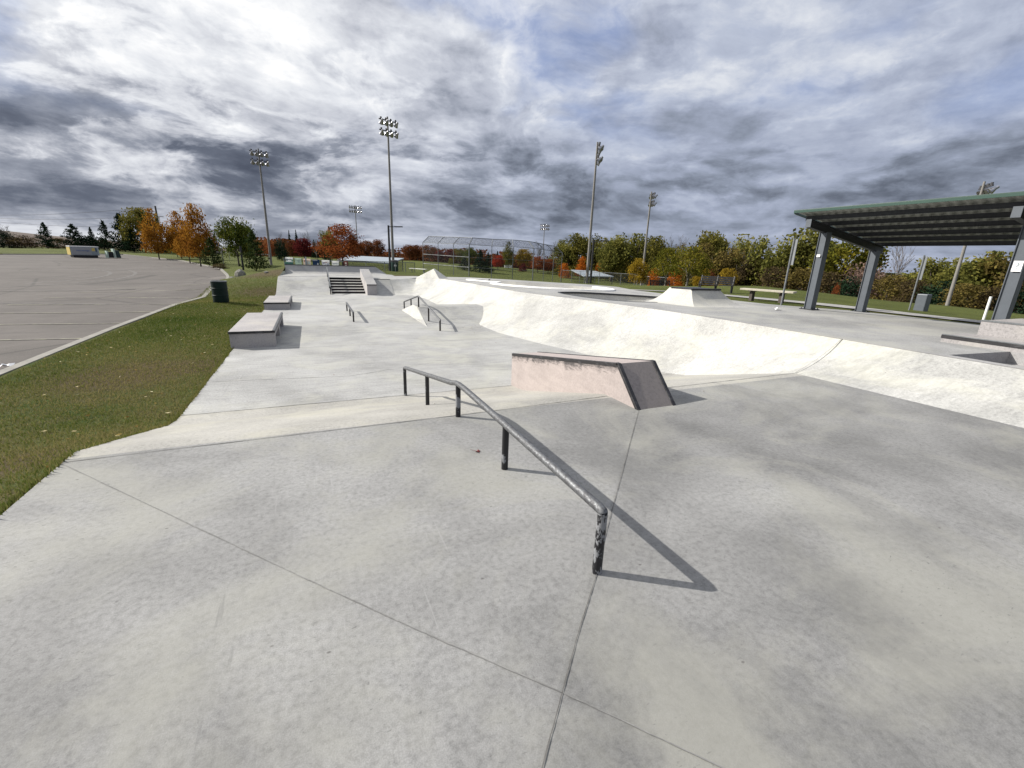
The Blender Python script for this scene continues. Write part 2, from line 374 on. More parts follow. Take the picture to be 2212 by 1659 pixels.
def struct(o, kind='structure'): o['kind'] = kind; return o
def dup(root, loc, rotz=0, label=None, scale=None):
    r = root.copy(); COL.objects.link(r); r.location = loc; r.rotation_euler = (0, 0, rotz)
    if scale: r.scale = scale
    if label: r['label'] = label
    for ch in list(root.children):
        c = ch.copy(); COL.objects.link(c); c.parent = r
        for g in list(ch.children):
            d = g.copy(); COL.objects.link(d); d.parent = c
    return r
def text_part(name, body, size, M, mat, parent):
    cu = bpy.data.curves.new(name, 'FONT'); cu.body = body; cu.size = size; cu.extrude = .002; cu.align_x = 'CENTER'; cu.align_y = 'CENTER'
    tmp = bpy.data.objects.new(name + '_tmp', cu); COL.objects.link(tmp)
    dg = bpy.context.evaluated_depsgraph_get(); me = bpy.data.meshes.new_from_object(tmp.evaluated_get(dg)); bpy.data.objects.remove(tmp)
    me.transform(M); me.name = name; me.materials.clear(); me.materials.append(MATS[mat])
    o = bpy.data.objects.new(name, me); COL.objects.link(o); o.parent = parent; return o

# ------------------------------------------------------------------ levels of the place
def ip(t, ks):
    xs, ys = zip(*ks); return float(np.interp(t, xs, ys))
LOW = -.70
def floor_z(y):
    if y < 4.45: return 0.0
    if y < 6.75: return -(y - 4.45) * .272
    if y < 7.35:
        t = (y - 6.75) / .6; z0 = -(2.3) * .272; return z0 + (LOW - z0) * (1 - (1 - t) ** 1.6)
    return LOW
def deck_z(x, y):
    z = ip(y, [(-20, .43), (9, .43), (13.4, .41), (16, .385), (20, .38), (24, .33), (27, .262), (29, .24), (33, .12), (50, .10)])
    if y > 26: z = .10 + (z - .10) * min(1, max(0, (x - 4.9) / 1.9))
    k = min(1, max(0, (y - 9) / 3)); return z - (1 - k) * .045 * max(0, x - 13.8) - k * .028 * max(0, x - 10)
foot = [(7.35, -6), (7.28, -2), (7.18, 1.9), (7.03, 4.45), (7.03, 5.6), (7.05, 7.0), (6.6, 8.6), (5.85, 11), (5.35, 13), (5.30, 14.6), (5.35, 17), (5.45, 19.5), (5.52, 22), (5.6, 24), (5.5, 25.6), (5.25, 26.3), (4.8, 26.6), (4.34, 26.7)]
topl = [(8.66, -6), (8.66, -2), (8.66, 1.9), (8.66, 4.45), (8.66, 5.6), (8.66, 7.2), (8.5, 9.2), (8.1, 11.6), (7.6, 13.6), (7.3, 15.2), (7.1, 17.2), (7.02, 19.6), (7.0, 22), (7.0, 24.4), (7.02, 27.0), (6.05, 28.9), (5.2, 28.6), (4.34, 28.4)]
def refine(pl, n=5):
    out = []
    for (a, b) in zip(pl, pl[1:]):
        for k in range(n): out.append((a[0] + (b[0] - a[0]) * k / n, a[1] + (b[1] - a[1]) * k / n))
    return out + [pl[-1]]
footr, toplr = refine(foot), refine(topl)
foot_x = lambda y: float(np.interp(y, [p[1] for p in foot], [p[0] for p in foot]))

# plaza floor
ys = sorted(set([round(v, 3) for v in list(np.arange(-6, 4.2, .8)) + [4.3, 4.45] + list(np.arange(4.8, 7.4, .12)) + [7.35] + list(np.arange(8, 26.7, .8)) + [26.7]]))
def floor_patch(name, y0, y1, mat):
    q = MB(); P = []
    for y in [v for v in ys if y0 <= v <= y1]:
        xr = foot_x(y); P.append([(-1.9 + (xr + 1.9) * k / 10, y, floor_z(y)) for k in range(11)])
    q.grid(P); q.grid([[p, (p[0], p[1], p[2] - .6)] for p in [r[0] for r in P]])
    return struct(q.build(name, mat, smooth=True, fixn=False))
floor_patch('plaza', -6, 4.3, 'concrete_floor')
floor_patch('sloped_plaza_strip', 4.3, 7.35, 'concrete_strip')
o = floor_patch('lower_plaza', 7.35, 26.7, 'concrete_far')
q = MB(); q.grid([[(-1.9, 26.7, LOW), (4.36, 26.7, LOW)], [(-1.9, 28.6, LOW), (4.36, 28.6, LOW)]]); struct(q.build('lower_plaza_end', 'concrete_far', fixn=False))

# control joints in the plaza (narrow sheets 4 mm proud, wandering a little)
def joint(pts, w, mat, zfun=floor_z):
    q = MB(); n = 60; P = []
    for k in range(n + 1):
        t = k / n * (len(pts) - 1); i = min(int(t), len(pts) - 2); f = t - i
        a, b = Vector(pts[i]), Vector(pts[i + 1]); p = a.lerp(b, f); d = (b - a).normalized(); nn = Vector((-d.y, d.x)); ww = w * random.uniform(.55, 1.35); j = random.uniform(-.2, .2) * w
        P.append([(*(p + nn * (j - ww / 2)), zfun(p.y) + .004), (*(p + nn * (j + ww / 2)), zfun(p.y) + .004)])
    q.grid(P); return struct(q.build('plaza_joint', mat, fixn=False))
joint([(-1.88, 4.24), (1.3, 4.28), (3.3, 4.36)], .008, 'joint_dark')
joint([(3.9, 4.42), (7.02, 4.45)], .010, 'joint_soft')
joint([(-1.9, 7.34), (3.31, 7.35)], .012, 'joint_dark')
joint([(3.9, 7.36), (7.0, 7.05)], .012, 'joint_soft')
joint([(-.35, 0), (.57, .91), (.98, 1.34), (1.285, 1.64)], .0045, 'joint_dark')
joint([(1.31, 1.68), (2.02, 2.42), (3.34, 3.80)], .0045, 'joint_dark')
joint([(-1.88, 4.2), (-.32, 2.36), (.3, 1.64), (.77, 1.12), (1.14, .68), (1.9, -.15)], .0055, 'joint_soft')
joint([(-1.9, 12.1), (2, 12.0), (5.5, 12.2)], .012, 'joint_soft')
joint([(-1.9, 9.2), (.5, 8.9), (2.4, 9.6)], .010, 'joint_soft')

# long bank up to the deck
def bank_g(t, y=0):
    a = .45; return a * t * t + (1 - a) * t
q = MB(); P = []
for f, t_ in zip(footr, toplr):
    zf, zt = floor_z(f[1]), deck_z(*t_); r = []
    for k in range(15):
        t = k / 14; r.append((f[0] + (t_[0] - f[0]) * t, f[1] + (t_[1] - f[1]) * t, zf + (zt - zf) * bank_g(t, f[1])))
    P.append(r)
q.grid(P)
o = q.build('concrete_bank', 'concrete_bank', smooth=True, fixn=False, angle=30)
tag(o, 'long bright concrete bank rising from the lower plaza to the upper deck', 'skate bank')
# crease joint on the bank
q = MB(); f, t_ = (7.03, 4.45), (8.66, 4.78)
P = []
for k in range(15):
    t = k / 14; x = f[0] + (t_[0] - f[0]) * t; y = f[1] + (t_[1] - f[1]) * t; z = (deck_z(*t_)) * bank_g(t) + .012
    P.append([(x - .01, y - .008, z), (x + .01, y + .008, z)])
q.grid(P); j = q.build('bank_joint', 'joint_soft', parent=o, fixn=False)

# upper deck with two bowls and a sunken step, triangulated as one sheet
bowl_a = [(9.15, 27.7), (9.5, 26), (10.14, 24.4), (9.6, 23.7), (9.05, 22.9), (9.25, 21.5), (9.93, 20.2), (10.9, 19.2), (12.0, 18.65), (13.2, 18.7), (14.1, 19.35), (14.9, 20.5), (15.05, 21.6), (14.6, 22.9), (13.3, 24.4), (12.0, 26), (11.0, 27.6), (10.0, 28.4)]
bowl_b = [(8.98, 15.6), (9.0, 14.2), (9.5, 12.75), (10.3, 12.15), (11.3, 12.1), (11.9, 12.3), (13.7, 13.0), (14.2, 14.1), (13.7, 15.2), (12.5, 16.1), (11.1, 16.75), (9.8, 16.95), (9.2, 16.5)]
def chaikin(l, n=2):
    for _ in range(n):
        o_ = []
        for i in range(len(l)):
            a, b = l[i], l[(i + 1) % len(l)]; o_ += [(a[0] * .75 + b[0] * .25, a[1] * .75 + b[1] * .25), (a[0] * .25 + b[0] * .75, a[1] * .25 + b[1] * .75)]
        l = o_
    return l
bowl_a, bowl_b = chaikin([(x * .90, y * .90) for x, y in bowl_a]), chaikin([(x * .926 if x > 9.4 else x * .95, y * .926) for x, y in bowl_b])
recess = [(8.9, 3.36), (8.9, -5.5), (10.45, -5.5), (10.45, 3.2)]
deck_edge = [(4.34, 31.0), (3.32, 30.1), (2.76, 30.0), (.94, 30.0), (.94, 30.3), (-1.88, 30.3), (-1.68, 34.5), (-1.68, 35.9), (4.6, 35.9), (5.4, 34.3), (5.3, 32.4), (6.6, 32.2), (8.4, 31), (10, 30.2), (12.2, 28.5), (14.6, 26), (16.2, 24), (16.6, 22), (15.7, 20), (15.1, 18.5), (15.2, 15.6), (16, 13.2), (15.8, 11.5), (16.5, 9.6), (16.9, 9.0), (16.8, 6.7), (16.7, -6)]
outer = toplr[:-1] + [(4.34, 28.4), (3.32, 28.4), (3.32, 30.1), (2.76, 30.0)] + deck_edge[3:]
def in_poly(x, y, P):
    c = False; j = len(P) - 1
    for i in range(len(P)):
        if (P[i][1] > y) != (P[j][1] > y) and x < (P[j][0] - P[i][0]) * (y - P[i][1]) / (P[j][1] - P[i][1]) + P[i][0]: c = not c
        j = i
    return c
def sheet(loops, holes, pts, zf, keep):
    vs = []; es = []
    for l in loops + holes:
        b = len(vs); vs += [Vector(p) for p in l]; es += [(b + i, b + (i + 1) % len(l)) for i in range(len(l))]
    vs += [Vector(p) for p in pts]
    V, E, FF, *_ = delaunay_2d_cdt(vs, es, [], 0, 1e-5)
    fs = []
    for f in FF:
        c = sum((V[i] for i in f), Vector((0, 0))) / len(f)
        if keep(c.x, c.y): fs.append(f)
    return [(v.x, v.y, zf(v.x, v.y)) for v in V], fs
def skirt(q, loop, zf, d):
    n = len(loop); q.add([(x, y, zf(x, y)) for x, y in loop] + [(x, y, zf(x, y) - d) for x, y in loop], [(i, n + i, n + i + 1, i + 1) for i in range(n - 1)])
gp = [(x, y) for x in np.arange(5, 17, 1.0) for y in np.arange(-5, 32, 1.0)]
dv, df = sheet([outer], [bowl_a, bowl_b, recess], gp, deck_z, lambda x, y: in_poly(x, y, outer) and not (in_poly(x, y, bowl_a) or in_poly(x, y, bowl_b) or in_poly(x, y, recess)))
q = MB(); q.add(dv, df); skirt(q, outer[len(toplr) - 1:], deck_z, .55)
struct(q.build('upper_deck', 'concrete_deck', smooth=True, fixn=False, angle=30))
# pale trowelled lip along the head of the bank
q = MB(); P = []
for (x, y) in toplr[:-8]: P.append([(x - .005, y, deck_z(x, y) + .004), (x + .13, y, deck_z(x, y) + .004)])
q.grid(P); struct(q.build('deck_lip', 'concrete_grey', fixn=False))
# sunken steps
q = MB()
def rec(zt, zb, y0, y1): pass
z0 = .43
q.add([(8.9, 3.36, z0), (10.45, 3.2, z0), (10.45, 3.2, z0 - .19), (8.9, 3.36, z0 - .19)], [(0, 1, 2, 3)])
q.add([(8.9, 3.36, z0 - .19), (10.45, 3.2, z0 - .19), (10.45, 2.3, z0 - .19), (8.9, 2.62, z0 - .19)], [(0, 1, 2, 3)])
q.add([(8.9, 2.62, z0 - .19), (10.45, 2.3, z0 - .19), (10.45, 2.3, z0 - .38), (8.9, 2.62, z0 - .38)], [(0, 1, 2, 3)])
q.add([(8.9, 2.62, z0 - .38), (10.45, 2.3, z0 - .38), (10.45, -5.5, z0 - .38), (8.9, -5.5, z0 - .38)], [(0, 1, 2, 3)])
q.add([(8.9, 3.36, z0), (8.9, 3.36, z0 - .5), (8.9, -5.5, z0 - .5), (8.9, -5.5, z0)], [(0, 1, 2, 3)])
q.add([(10.45, 3.2, z0), (10.45, 3.2, z0 - .5), (10.45, -5.5, z0 - .5), (10.45, -5.5, z0)], [(0, 1, 2, 3)])
struct(q.build('sunken_steps', 'concrete_grey', fixn=False))
# bowls
def bowl(name, loop, depth, rr, mat):
    cx = sum(p[0] for p in loop) / len(loop); cy = sum(p[1] for p in loop) / len(loop); P = []
    for k in range(9):
        a = k / 8 * math.pi / 2; ins = rr * (1 - math.cos(a)); dz = depth * math.sin(a); r = []
        for (x, y) in loop + loop[:1]:
            d = math.hypot(x - cx, y - cy); s_ = max(.05, 1 - ins / d); r.append((cx + (x - cx) * s_, cy + (y - cy) * s_, deck_z(x, y) - dz + (0 if k < 1 else 0)))
        P.append(r)
    zc = min(p[2] for p in P[-1])
    q = MB(); q.grid(P); n = len(P[-1]); q.add(P[-1] + [(cx, cy, zc)], [(i, i + 1, n) for i in range(n - 1)])
    return q.build(name, mat, smooth=True, fixn=False)
ba = bowl('skate_bowl', bowl_a, 1.1, 1.3, 'concrete_light'); tag(ba, 'kidney shaped skate bowl with a broad white rim near the tall backstop', 'skate bowl')
bb = bowl('skate_bowl', bowl_b, .85, 1.1, 'concrete_light'); tag(bb, 'shallow bowl with no white rim, beside the small steep ramp', 'skate bowl')
def rim(loop, w, h, name, mat, parent, far_open=None):
    q = MB(); P = []; n = len(loop)
    for i in range(n + 1):
        a, b, c = loop[(i - 1) % n], loop[i % n], loop[(i + 1) % n]; d = Vector((c[0] - a[0], c[1] - a[1])).normalized(); o_ = Vector((d.y, -d.x))
        if in_poly(b[0] + o_.x * .05, b[1] + o_.y * .05, loop): o_ = -o_
        z = deck_z(*b); p = Vector(b)
        P.append([(*(p - o_ * .03), z - .06), (*(p - o_ * .03), z + h), (*(p + o_ * w), z + h), (*(p + o_ * (w + .03)), z - .01)])
    if far_open: P = [r for i, r in enumerate(P) if not far_open(loop[i % n])]
    q.grid(P); return q.build(name, mat, parent=parent, fixn=True)
k0 = bowl_a.index(max(bowl_a, key=lambda p: p[0] * .75 + p[1] * .35)); bowl_a = bowl_a[k0:] + bowl_a[:k0]      # start the rim where its white part ends
rim(bowl_a, .26, .05, 'bowl_rim', 'white_concrete', ba, lambda p: p[1] > 20.2 + (13.2 - p[0]) * 1.35 and p[0] > 9.2)
rim(bowl_b, .05, .008, 'coping', 'dark_steel', bb)

# ------------------------------------------------------------------ things on the plaza
# kinked round rail in the foreground
RX = 1.30
def round_rail(name, label, x, posts, line, rr, pr, worn):
    t = thing(name, label, 'grind rail', (x, posts[-1][0], posts[-1][1]))
    q = MB(); q.tube(line, rr, 16); q.lathe([(0, -rr * .2), (rr * .8, 0), (rr, rr * .3)], (0, 0, 0)) if False else None
    q.build('rail', 'bare_steel', t, smooth=True)
    for i, (y, z, top) in enumerate(posts):
        q = MB(); q.tube([(x, y, z - .05), (x, y, top)], pr, 16); q.build('post', 'chipped_black_worn' if i in worn else 'chipped_black', t, smooth=True)
    return t
top0 = .405; r0 = .026
line = [(RX, 1.66, .372), (RX, 1.663, .379), (RX, 1.69, .382), (RX, 1.72, .383), (RX, 4.0, .372), (RX, 4.2, .366), (RX, 4.34, .348), (RX, 4.5, .306), (RX, 7.24, -.188), (RX, 7.3, -.200), (RX, 7.33, -.212)]
round_rail('grind_rail', 'long kinked round rail on worn black posts across the foreground', RX,
           [(7.33, LOW, -.215), (5.67, floor_z(5.67), .085), (4.25, 0, .352), (2.97, 0, .36), (1.66, 0, .372)], line, .028, .027, (4,))
# low straight rail
t = thing('flat_rail', 'short low flat rail standing alone on the lower plaza', 'grind rail', (1.19, 16.3, LOW))
q = MB(); q.bar((1.19, 16.2, -.375), (1.19, 19.5, -.375), .06, .055); q.build('rail', 'bare_steel', t, bevel=.006)
for y in (16.28, 17.83, 19.42):
    q = MB(); q.box((1.165, y - .025, LOW - .02), (1.215, y + .025, -.402)); q.build('post', 'riser_dark', t, bevel=.004)
# kinked rail beside the funbox
X2 = 3.62
t = thing('kinked_rail', 'peaked rail running over the low wedge on the lower plaza', 'grind rail', (X2, 13.8, LOW))
q = MB(); q.tube([(X2, 19.98, -.43), (X2, 19.93, -.395), (X2, 19.85, -.375), (X2, 17.1, .10), (X2, 16.95, .112), (X2, 16.8, .10), (X2, 13.9, -.33), (X2, 13.82, -.345), (X2, 13.78, -.38)], .03, 12); q.build('rail', 'bare_steel', t, smooth=True)
for y, z, h in ((19.95, LOW, -.42), (18.4, -.52, -.14), (16.95, -.3, .095), (15.35, -.6, -.125), (13.8, LOW, -.37)):
    q = MB(); q.tube([(X2, y, z - .05), (X2, y, h)], .028, 12); q.build('post', 'riser_dark', t, smooth=True)
# funbox wedge
q = MB(); xa, xb = 3.42, 7.2
prof = [(14.72, LOW), (15.0, LOW + .025), (16.85, -.30), (17.05, -.285), (17.75, -.285), (19.5, LOW)]
L = [(xa + (.0 if z < -.6 else .16), y, z) for y, z in prof]; Rr = [(xb, y, z) for y, z in prof]
n = len(prof); q.add(L + Rr, [(i, i + 1, n + i + 1, n + i) for i in range(n - 1)] + [tuple(range(n))])
o = q.build('funbox', 'concrete_far'); tag(o, 'low concrete wedge with a pale triangular side under the peaked rail', 'funbox')
q = MB(); q.add([(xa - .004 + .004, 14.72, LOW + .0), (xa, 19.5, LOW), (xa + .155, 17.75, -.288), (xa + .155, 17.05, -.288)], [(0, 1, 2, 3)])
q.v = [(x - .006, y, z) for x, y, z in q.v]; q.build('side_face', 'concrete_bank', o, fixn=False)

# pinkish hubba block over the sloped strip
def sheared(t, x0, x1, b, tp, mat, name):   # side outline b (bottom) and tp (top) as lists of (y, z)
    ol = b + tp[::-1]; n = len(ol); q = MB()
    q.add([(x0, y, z) for y, z in ol] + [(x1, y, z) for y, z in ol], [tuple(range(n)), tuple(range(2 * n - 1, n - 1, -1))] + [(i, n + i, n + (i + 1) % n, (i + 1) % n) for i in range(n)])
    return q
t = thing('hubba_ledge', 'pinkish concrete block with black steel edges beside the foreground rail', 'ledge', (3.6, 5.5, 0))
yb = [3.80, 4.45] + list(np.arange(4.9, 7.3, .3)) + [7.40]
ny = 26; rows = []
x0, x1 = 3.32, 3.89
def top_line(y): return .448 - (y - 4.25) * (.448 + .09) / (7.40 - 4.25)
q = MB(); Ps = []; ed = []
for k in range(ny + 1):
    y = 3.80 + (7.40 - 3.80) * k / ny; zb = floor_z(y) - .02; ztop = top_line(y) if y >= 4.25 else .448 * (y - 3.80) / .45
    Ps.append([(x0, y, zb + (max(ztop, zb + .001) - zb) * j / 10) for j in range(11)])
    ed.append([max(0, top_line(max(y, 4.0)) - (zb + (ztop - zb) * j / 10)) for j in range(11)])
q.grid(Ps); nleft = len(q.v)
q.add([(x1 + (x0 - x0), y, z) for r in Ps for (_, y, z) in r], [tuple(reversed(f)) for f in q.f[:]]) if True else None
qe = MB(); qe.add([(x0, 3.80, 0), (x1, 3.80, 0), (x1, 4.25, .448), (x0, 4.25, .448)], [(0, 1, 2, 3)]); qe.build('end_face', 'shaded_scuffed_concrete', t, fixn=False)
q.add([(x0, 4.25, .448), (x1, 4.25, .448), (x1, 7.4, -.09), (x0, 7.4, -.09)], [(0, 1, 2, 3)])
q.add([(x0, 7.4, -.09), (x1, 7.4, -.09), (x1, 7.4, LOW - .02), (x0, 7.4, LOW - .02)], [(0, 1, 2, 3)])
body = q.build('body', 'waxed_concrete', t, fixn=False)
at_ = body.data.attributes.new('edge_dist', 'FLOAT', 'POINT'); vals = [e for r in ed for e in r] + [e for r in ed for e in r] + [1.0] * (len(q.v) - 2 * nleft)
at_.data.foreach_set('value', vals)
for xx, sgn in ((x0, -1), (x1, 1)):
    q = MB(); e = .028
    a, b, c = Vector((xx, 7.405, -.09)), Vector((xx, 4.25, .448)), Vector((xx, 3.795, -.005))
    xi = xx - sgn * .045; xo = xx + sgn * .006
    q.hexa([(xo, a.y, a.z - .04), (xo, b.y - .01, b.z - .04), (xi, b.y - .01, b.z - .04), (xi, a.y, a.z - .04)], [(xo, a.y, a.z + .008), (xo, b.y - .01, b.z + .008), (xi, b.y - .01, b.z + .008), (xi, a.y, a.z + .008)])
    q.hexa([(xo, c.y - .012, c.z), (xi, c.y - .012, c.z), (xi, c.y + .045, c.z), (xo, c.y + .045, c.z)], [(xo, b.y - .016, b.z + .006), (xi, b.y - .016, b.z + .006), (xi, b.y + .04, b.z + .006), (xo, b.y + .04, b.z + .006)])
    q.build('edge_angle', 'edge_steel', t, bevel=.004)

# manual-pad benches on the left
def pad(label, xa, xb, ya, yb_, z1):
    t = thing('ledge_box', label, 'ledge', ((xa + xb) / 2, ya, LOW), 'low concrete boxes along the grass')
    h = z1 - LOW; th = .15 if h > .35 else .12
    q = MB(); q.box((xa, ya, LOW - .02), (xb - .16, yb_, z1 - .055)); q.box((xb - .16, ya, LOW - .02), (xb, ya + .30, z1 - th)); q.box((xb - .16, yb_ - .30, LOW - .02), (xb, yb_, z1 - th))
    q.box((xb - .16, (ya + yb_) / 2 - .18, LOW - .02), (xb, (ya + yb_) / 2 + .18, z1 - th)); q.box((xb - .16, ya, z1 - th), (xb, yb_, z1 - .055))
    q.build('body', 'concrete_ledge', t)
    q = MB(); q.box((xa - .012, ya - .012, z1 - .055), (xb + .006, yb_, z1)); q.build('top_slab', 'concrete_ledge', t, bevel=.004)
    q = MB(); q.box((xa - .018, ya - .018, z1 - .058), (xb + .01, ya - .0125, z1 - .002)); q.build('edge_angle', 'edge_steel', t)
    q = MB(); q.box((xb + .0065, ya - .01, z1 - .058), (xb + .012, yb_, z1 + .002)); q.box((xb - .045, ya - .01, z1 + .0005), (xb + .006, yb_, z1 + .003)); q.build('edge_angle', 'bare_steel', t)
pad('larger, nearer low concrete box with a black front edge', -1.95, -.98, 12.3, 15.95, -.29)
pad('smaller, farther low concrete box with a black front edge', -1.87, -.95, 20.2, 23.2, -.41)

# bank left of the stairs, kicker right of the hubba
def ramp_block(name, label, xa, xb, prof, mat, cat):
    q = MB(); n = len(prof); ol = prof + [(prof[-1][0], LOW - .3), (prof[0][0], LOW - .3)]; k = len(ol)
    q.add([(xa, y, z) for y, z in ol] + [(xb, y, z) for y, z in ol], [tuple(range(k)), tuple(range(2 * k - 1, k - 1, -1))] + [(i, k + i, k + (i + 1) % k, (i + 1) % k) for i in range(k)])
    o = q.build(name, mat, smooth=True, angle=35); return tag(o, label, cat)
pr = []
for k in range(17):
    t_ = k / 16; y = 26.85 + (30.3 - 26.85) * t_; s_ = t_ * t_ * (3 - 2 * t_); pr.append((y, LOW + .79 * (.55 * s_ + .45 * t_)))
ramp_block('bank_ramp', 'smooth concrete ramp between the grass slope and the stairs', -1.88, .93, pr, 'concrete_far', 'skate bank')
pr = [(26.7 + 1.7 * k / 12, LOW + .80 * (.35 * (k / 12) ** 2 + .65 * k / 12)) for k in range(13)]
ramp_block('kicker_ramp', 'short steep concrete ramp in shade right of the stair ledge', 3.325, 4.34, pr, 'concrete_far', 'skate ramp')
q = MB(); q.box((3.33, 28.38, .075), (4.34, 28.44, .112)); tag(q.build('coping_edge', 'edge_steel'), 'dark steel lip on top of the short shaded ramp', 'coping')
# stairs
t = thing('stairs', 'flight of six steps with black risers up to the back platform', 'stairs', (1.85, 27.8, LOW))
hr = .80 / 6; run = 2.2 / 5
for k in range(6):
    y = 27.8 + run * k; zt = LOW + hr * (k + 1)
    q = MB(); q.box((.945, y, LOW - .1), (2.765, 30.02 if k == 5 else y + run + .01, zt - .02)); q.build('riser', 'riser_dark', t)
    q = MB(); q.box((.945, y - .012, zt - .02), (2.765, (30.02 if k == 5 else y + run) - .0125, zt)); q.build('tread', 'concrete_light', t, bevel=.004)
# hubba beside the stairs
t = thing('stair_ledge', 'sloping concrete ledge running down the right side of the stairs', 'ledge', (3.05, 26.65, LOW))
def box_slope(xa, xb, a, b, drop): pass
q = MB(); q.hexa([(2.785, 26.65, LOW - .05), (3.315, 26.65, LOW - .05), (3.315, 30.2, LOW - .05), (2.785, 30.2, LOW - .05)], [(2.785, 26.65, -.14), (3.315, 26.65, -.14), (3.315, 30.2, .585), (2.785, 30.2, .585)])
q.build('body', 'concrete_ledge', t, bevel=.006)
q = MB(); q.hexa([(2.778, 26.64, -.138), (3.322, 26.64, -.138), (3.322, 30.21, .588), (2.778, 30.21, .588)], [(2.778, 26.64, -.095), (3.322, 26.64, -.095), (3.322, 30.21, .625), (2.778, 30.21, .625)])
q.build('cap', 'concrete_grey', t, bevel=.005)
q = MB(); q.box((2.775, 26.628, -.15), (3.325, 26.6395, -.096)); q.build('edge_angle', 'edge_steel', t)
# hand rail down the stairs
t = thing('stair_handrail', 'sloping square handrail down the left side of the stairs', 'handrail', (.86, 27, LOW))
q = MB(); q.bar((.86, 26.98, -.27), (.86, 30.4, .67), .06, .06); q.build('rail', 'galvanised', t, bevel=.006)
for y, zb in ((27.02, LOW), (28.15, -.45), (29.3, -.1), (30.35, .08)):
    q = MB(); q.box((.83, y - .03, zb - .08), (.89, y + .03, -.27 + (y - 26.98) * .275 - .028)); q.build('post', 'riser_dark', t)
# quarter pipe at the back
def qp(y0, z0, h, R0, n=12):
    amax = math.acos(1 - h / R0); return [(y0 + R0 * math.sin(amax * k / n), z0 + R0 * (1 - math.cos(amax * k / n))) for k in range(n + 1)]
pr = qp(34.45, .10, .53, .95)
t = thing('quarter_pipe', 'curved concrete quarter pipe closing the back of the platform', 'quarter pipe', (1.4, 34.45, .1))
q = MB(); xs = [-1.69, 4.35]; ye = pr[-1][0] + .35
P = [[(x, y, z) for y, z in pr] for x in np.linspace(-1.69, 4.35, 13)]
q.grid(P); q.add([(-1.69, y, z) for y, z in pr] + [(-1.69, ye, pr[-1][1]), (-1.69, ye, -.3), (-1.69, 34.45, -.3)], [tuple(range(len(pr) + 3))])
P2 = []
for k in range(9):
    u = k / 8; x = 4.35 + .95 * u; s_ = 1 - u; P2.append([(x - .3 * u * j / 12, 34.45 + (pr[j][0] - 34.45) * (1 - .3 * u), .10 + (pr[j][1] - .10) * s_) for j in range(13)])
q.grid(P2)
q.add([(-1.69, pr[-1][0], pr[-1][1]), (4.35, pr[-1][0], pr[-1][1]), (4.35, ye, pr[-1][1]), (-1.69, ye, pr[-1][1])], [(0, 1, 2, 3)])
q.add([(-1.69, ye, pr[-1][1]), (4.35, ye, pr[-1][1]), (5.2, ye, .1), (5.2, ye, -.4), (-1.69, ye, -.4)], [(0, 1, 2, 3, 4)])
q.add([(4.35, pr[-1][0], pr[-1][1]), (5.0, pr[-1][0] - .2, .1), (5.2, ye, .1), (4.35, ye, pr[-1][1])], [(0, 1, 2, 3)])
q.build('body', 'concrete_deck', t, smooth=True, fixn=False, angle=35)
q = MB(); q.tube([(-1.7, pr[-1][0] + .005, pr[-1][1] + .012), (4.35, pr[-1][0] + .005, pr[-1][1] + .012)], .028, 10); q.build('coping', 'dark_steel', t, smooth=True)

# pointed hip at the head of the bank
q = MB(); ap = [(6.98, 28.05, .80), (7.16, 28.5, .80)]
base = [(5.95, 29.2, .10), (6.05, 28.85, .13), (7.04, 26.9, .24), (7.8, 27.4, .22), (7.9, 29.2, .18), (7.0, 30.2, .12)]
q.add(base + ap, [(0, 1, 6), (1, 2, 6), (2, 3, 6), (3, 7, 6), (3, 4, 7), (4, 5, 7), (5, 0, 7), (0, 6, 7)])
o = q.build('pyramid_hip', 'concrete_bank'); tag(o, 'pale pointed concrete hip at the far end of the long bank', 'skate ramp')
# small steep ramp with black coping on the deck
t = thing('pyramid_ramp', 'small steep sided concrete ramp with a black coping, beside the shallow bowl', 'skate ramp', (11.7, 11, .4))
tp = [(10.63, 10.39), (11.73, 10.31), (11.78, 11.35), (10.69, 11.4)]; bs = [(10.14, 9.67), (12.28, 9.48), (12.39, 11.54), (9.9, 11.7)]; ZT = .888
P = []
for k in range(11):
    f = k / 10; g = f; zz = f ** 2.1; r = []
    for i in range(4):
        for j in range(6):
            a0, a1 = bs[i], bs[(i + 1) % 4]; b0, b1 = tp[i], tp[(i + 1) % 4]; v = j / 6
            bx, by = a0[0] + (a1[0] - a0[0]) * v, a0[1] + (a1[1] - a0[1]) * v; tx, ty = b0[0] + (b1[0] - b0[0]) * v, b0[1] + (b1[1] - b0[1]) * v
            x, y = bx + (tx - bx) * f, by + (ty - by) * f; zb = deck_z(bx, by); r.append((x, y, zb - .005 + (ZT - zb) * zz))
    P.append(r + r[:1])
q = MB(); q.grid(P); q.add([(*p, ZT) for p in tp], [(0, 1, 2, 3)])
q.build('body', 'concrete_light', t, smooth=True, angle=38)
q = MB(); q.tube([(tp[0][0] - .02, tp[0][1] - .01, ZT + .005), (tp[1][0] + .02, tp[1][1] - .01, ZT + .005)], .03, 10); q.box((10.62, 10.42, ZT + .0005), (11.74, 11.33, ZT + .015)); q.build('coping', 'black_paint', t)

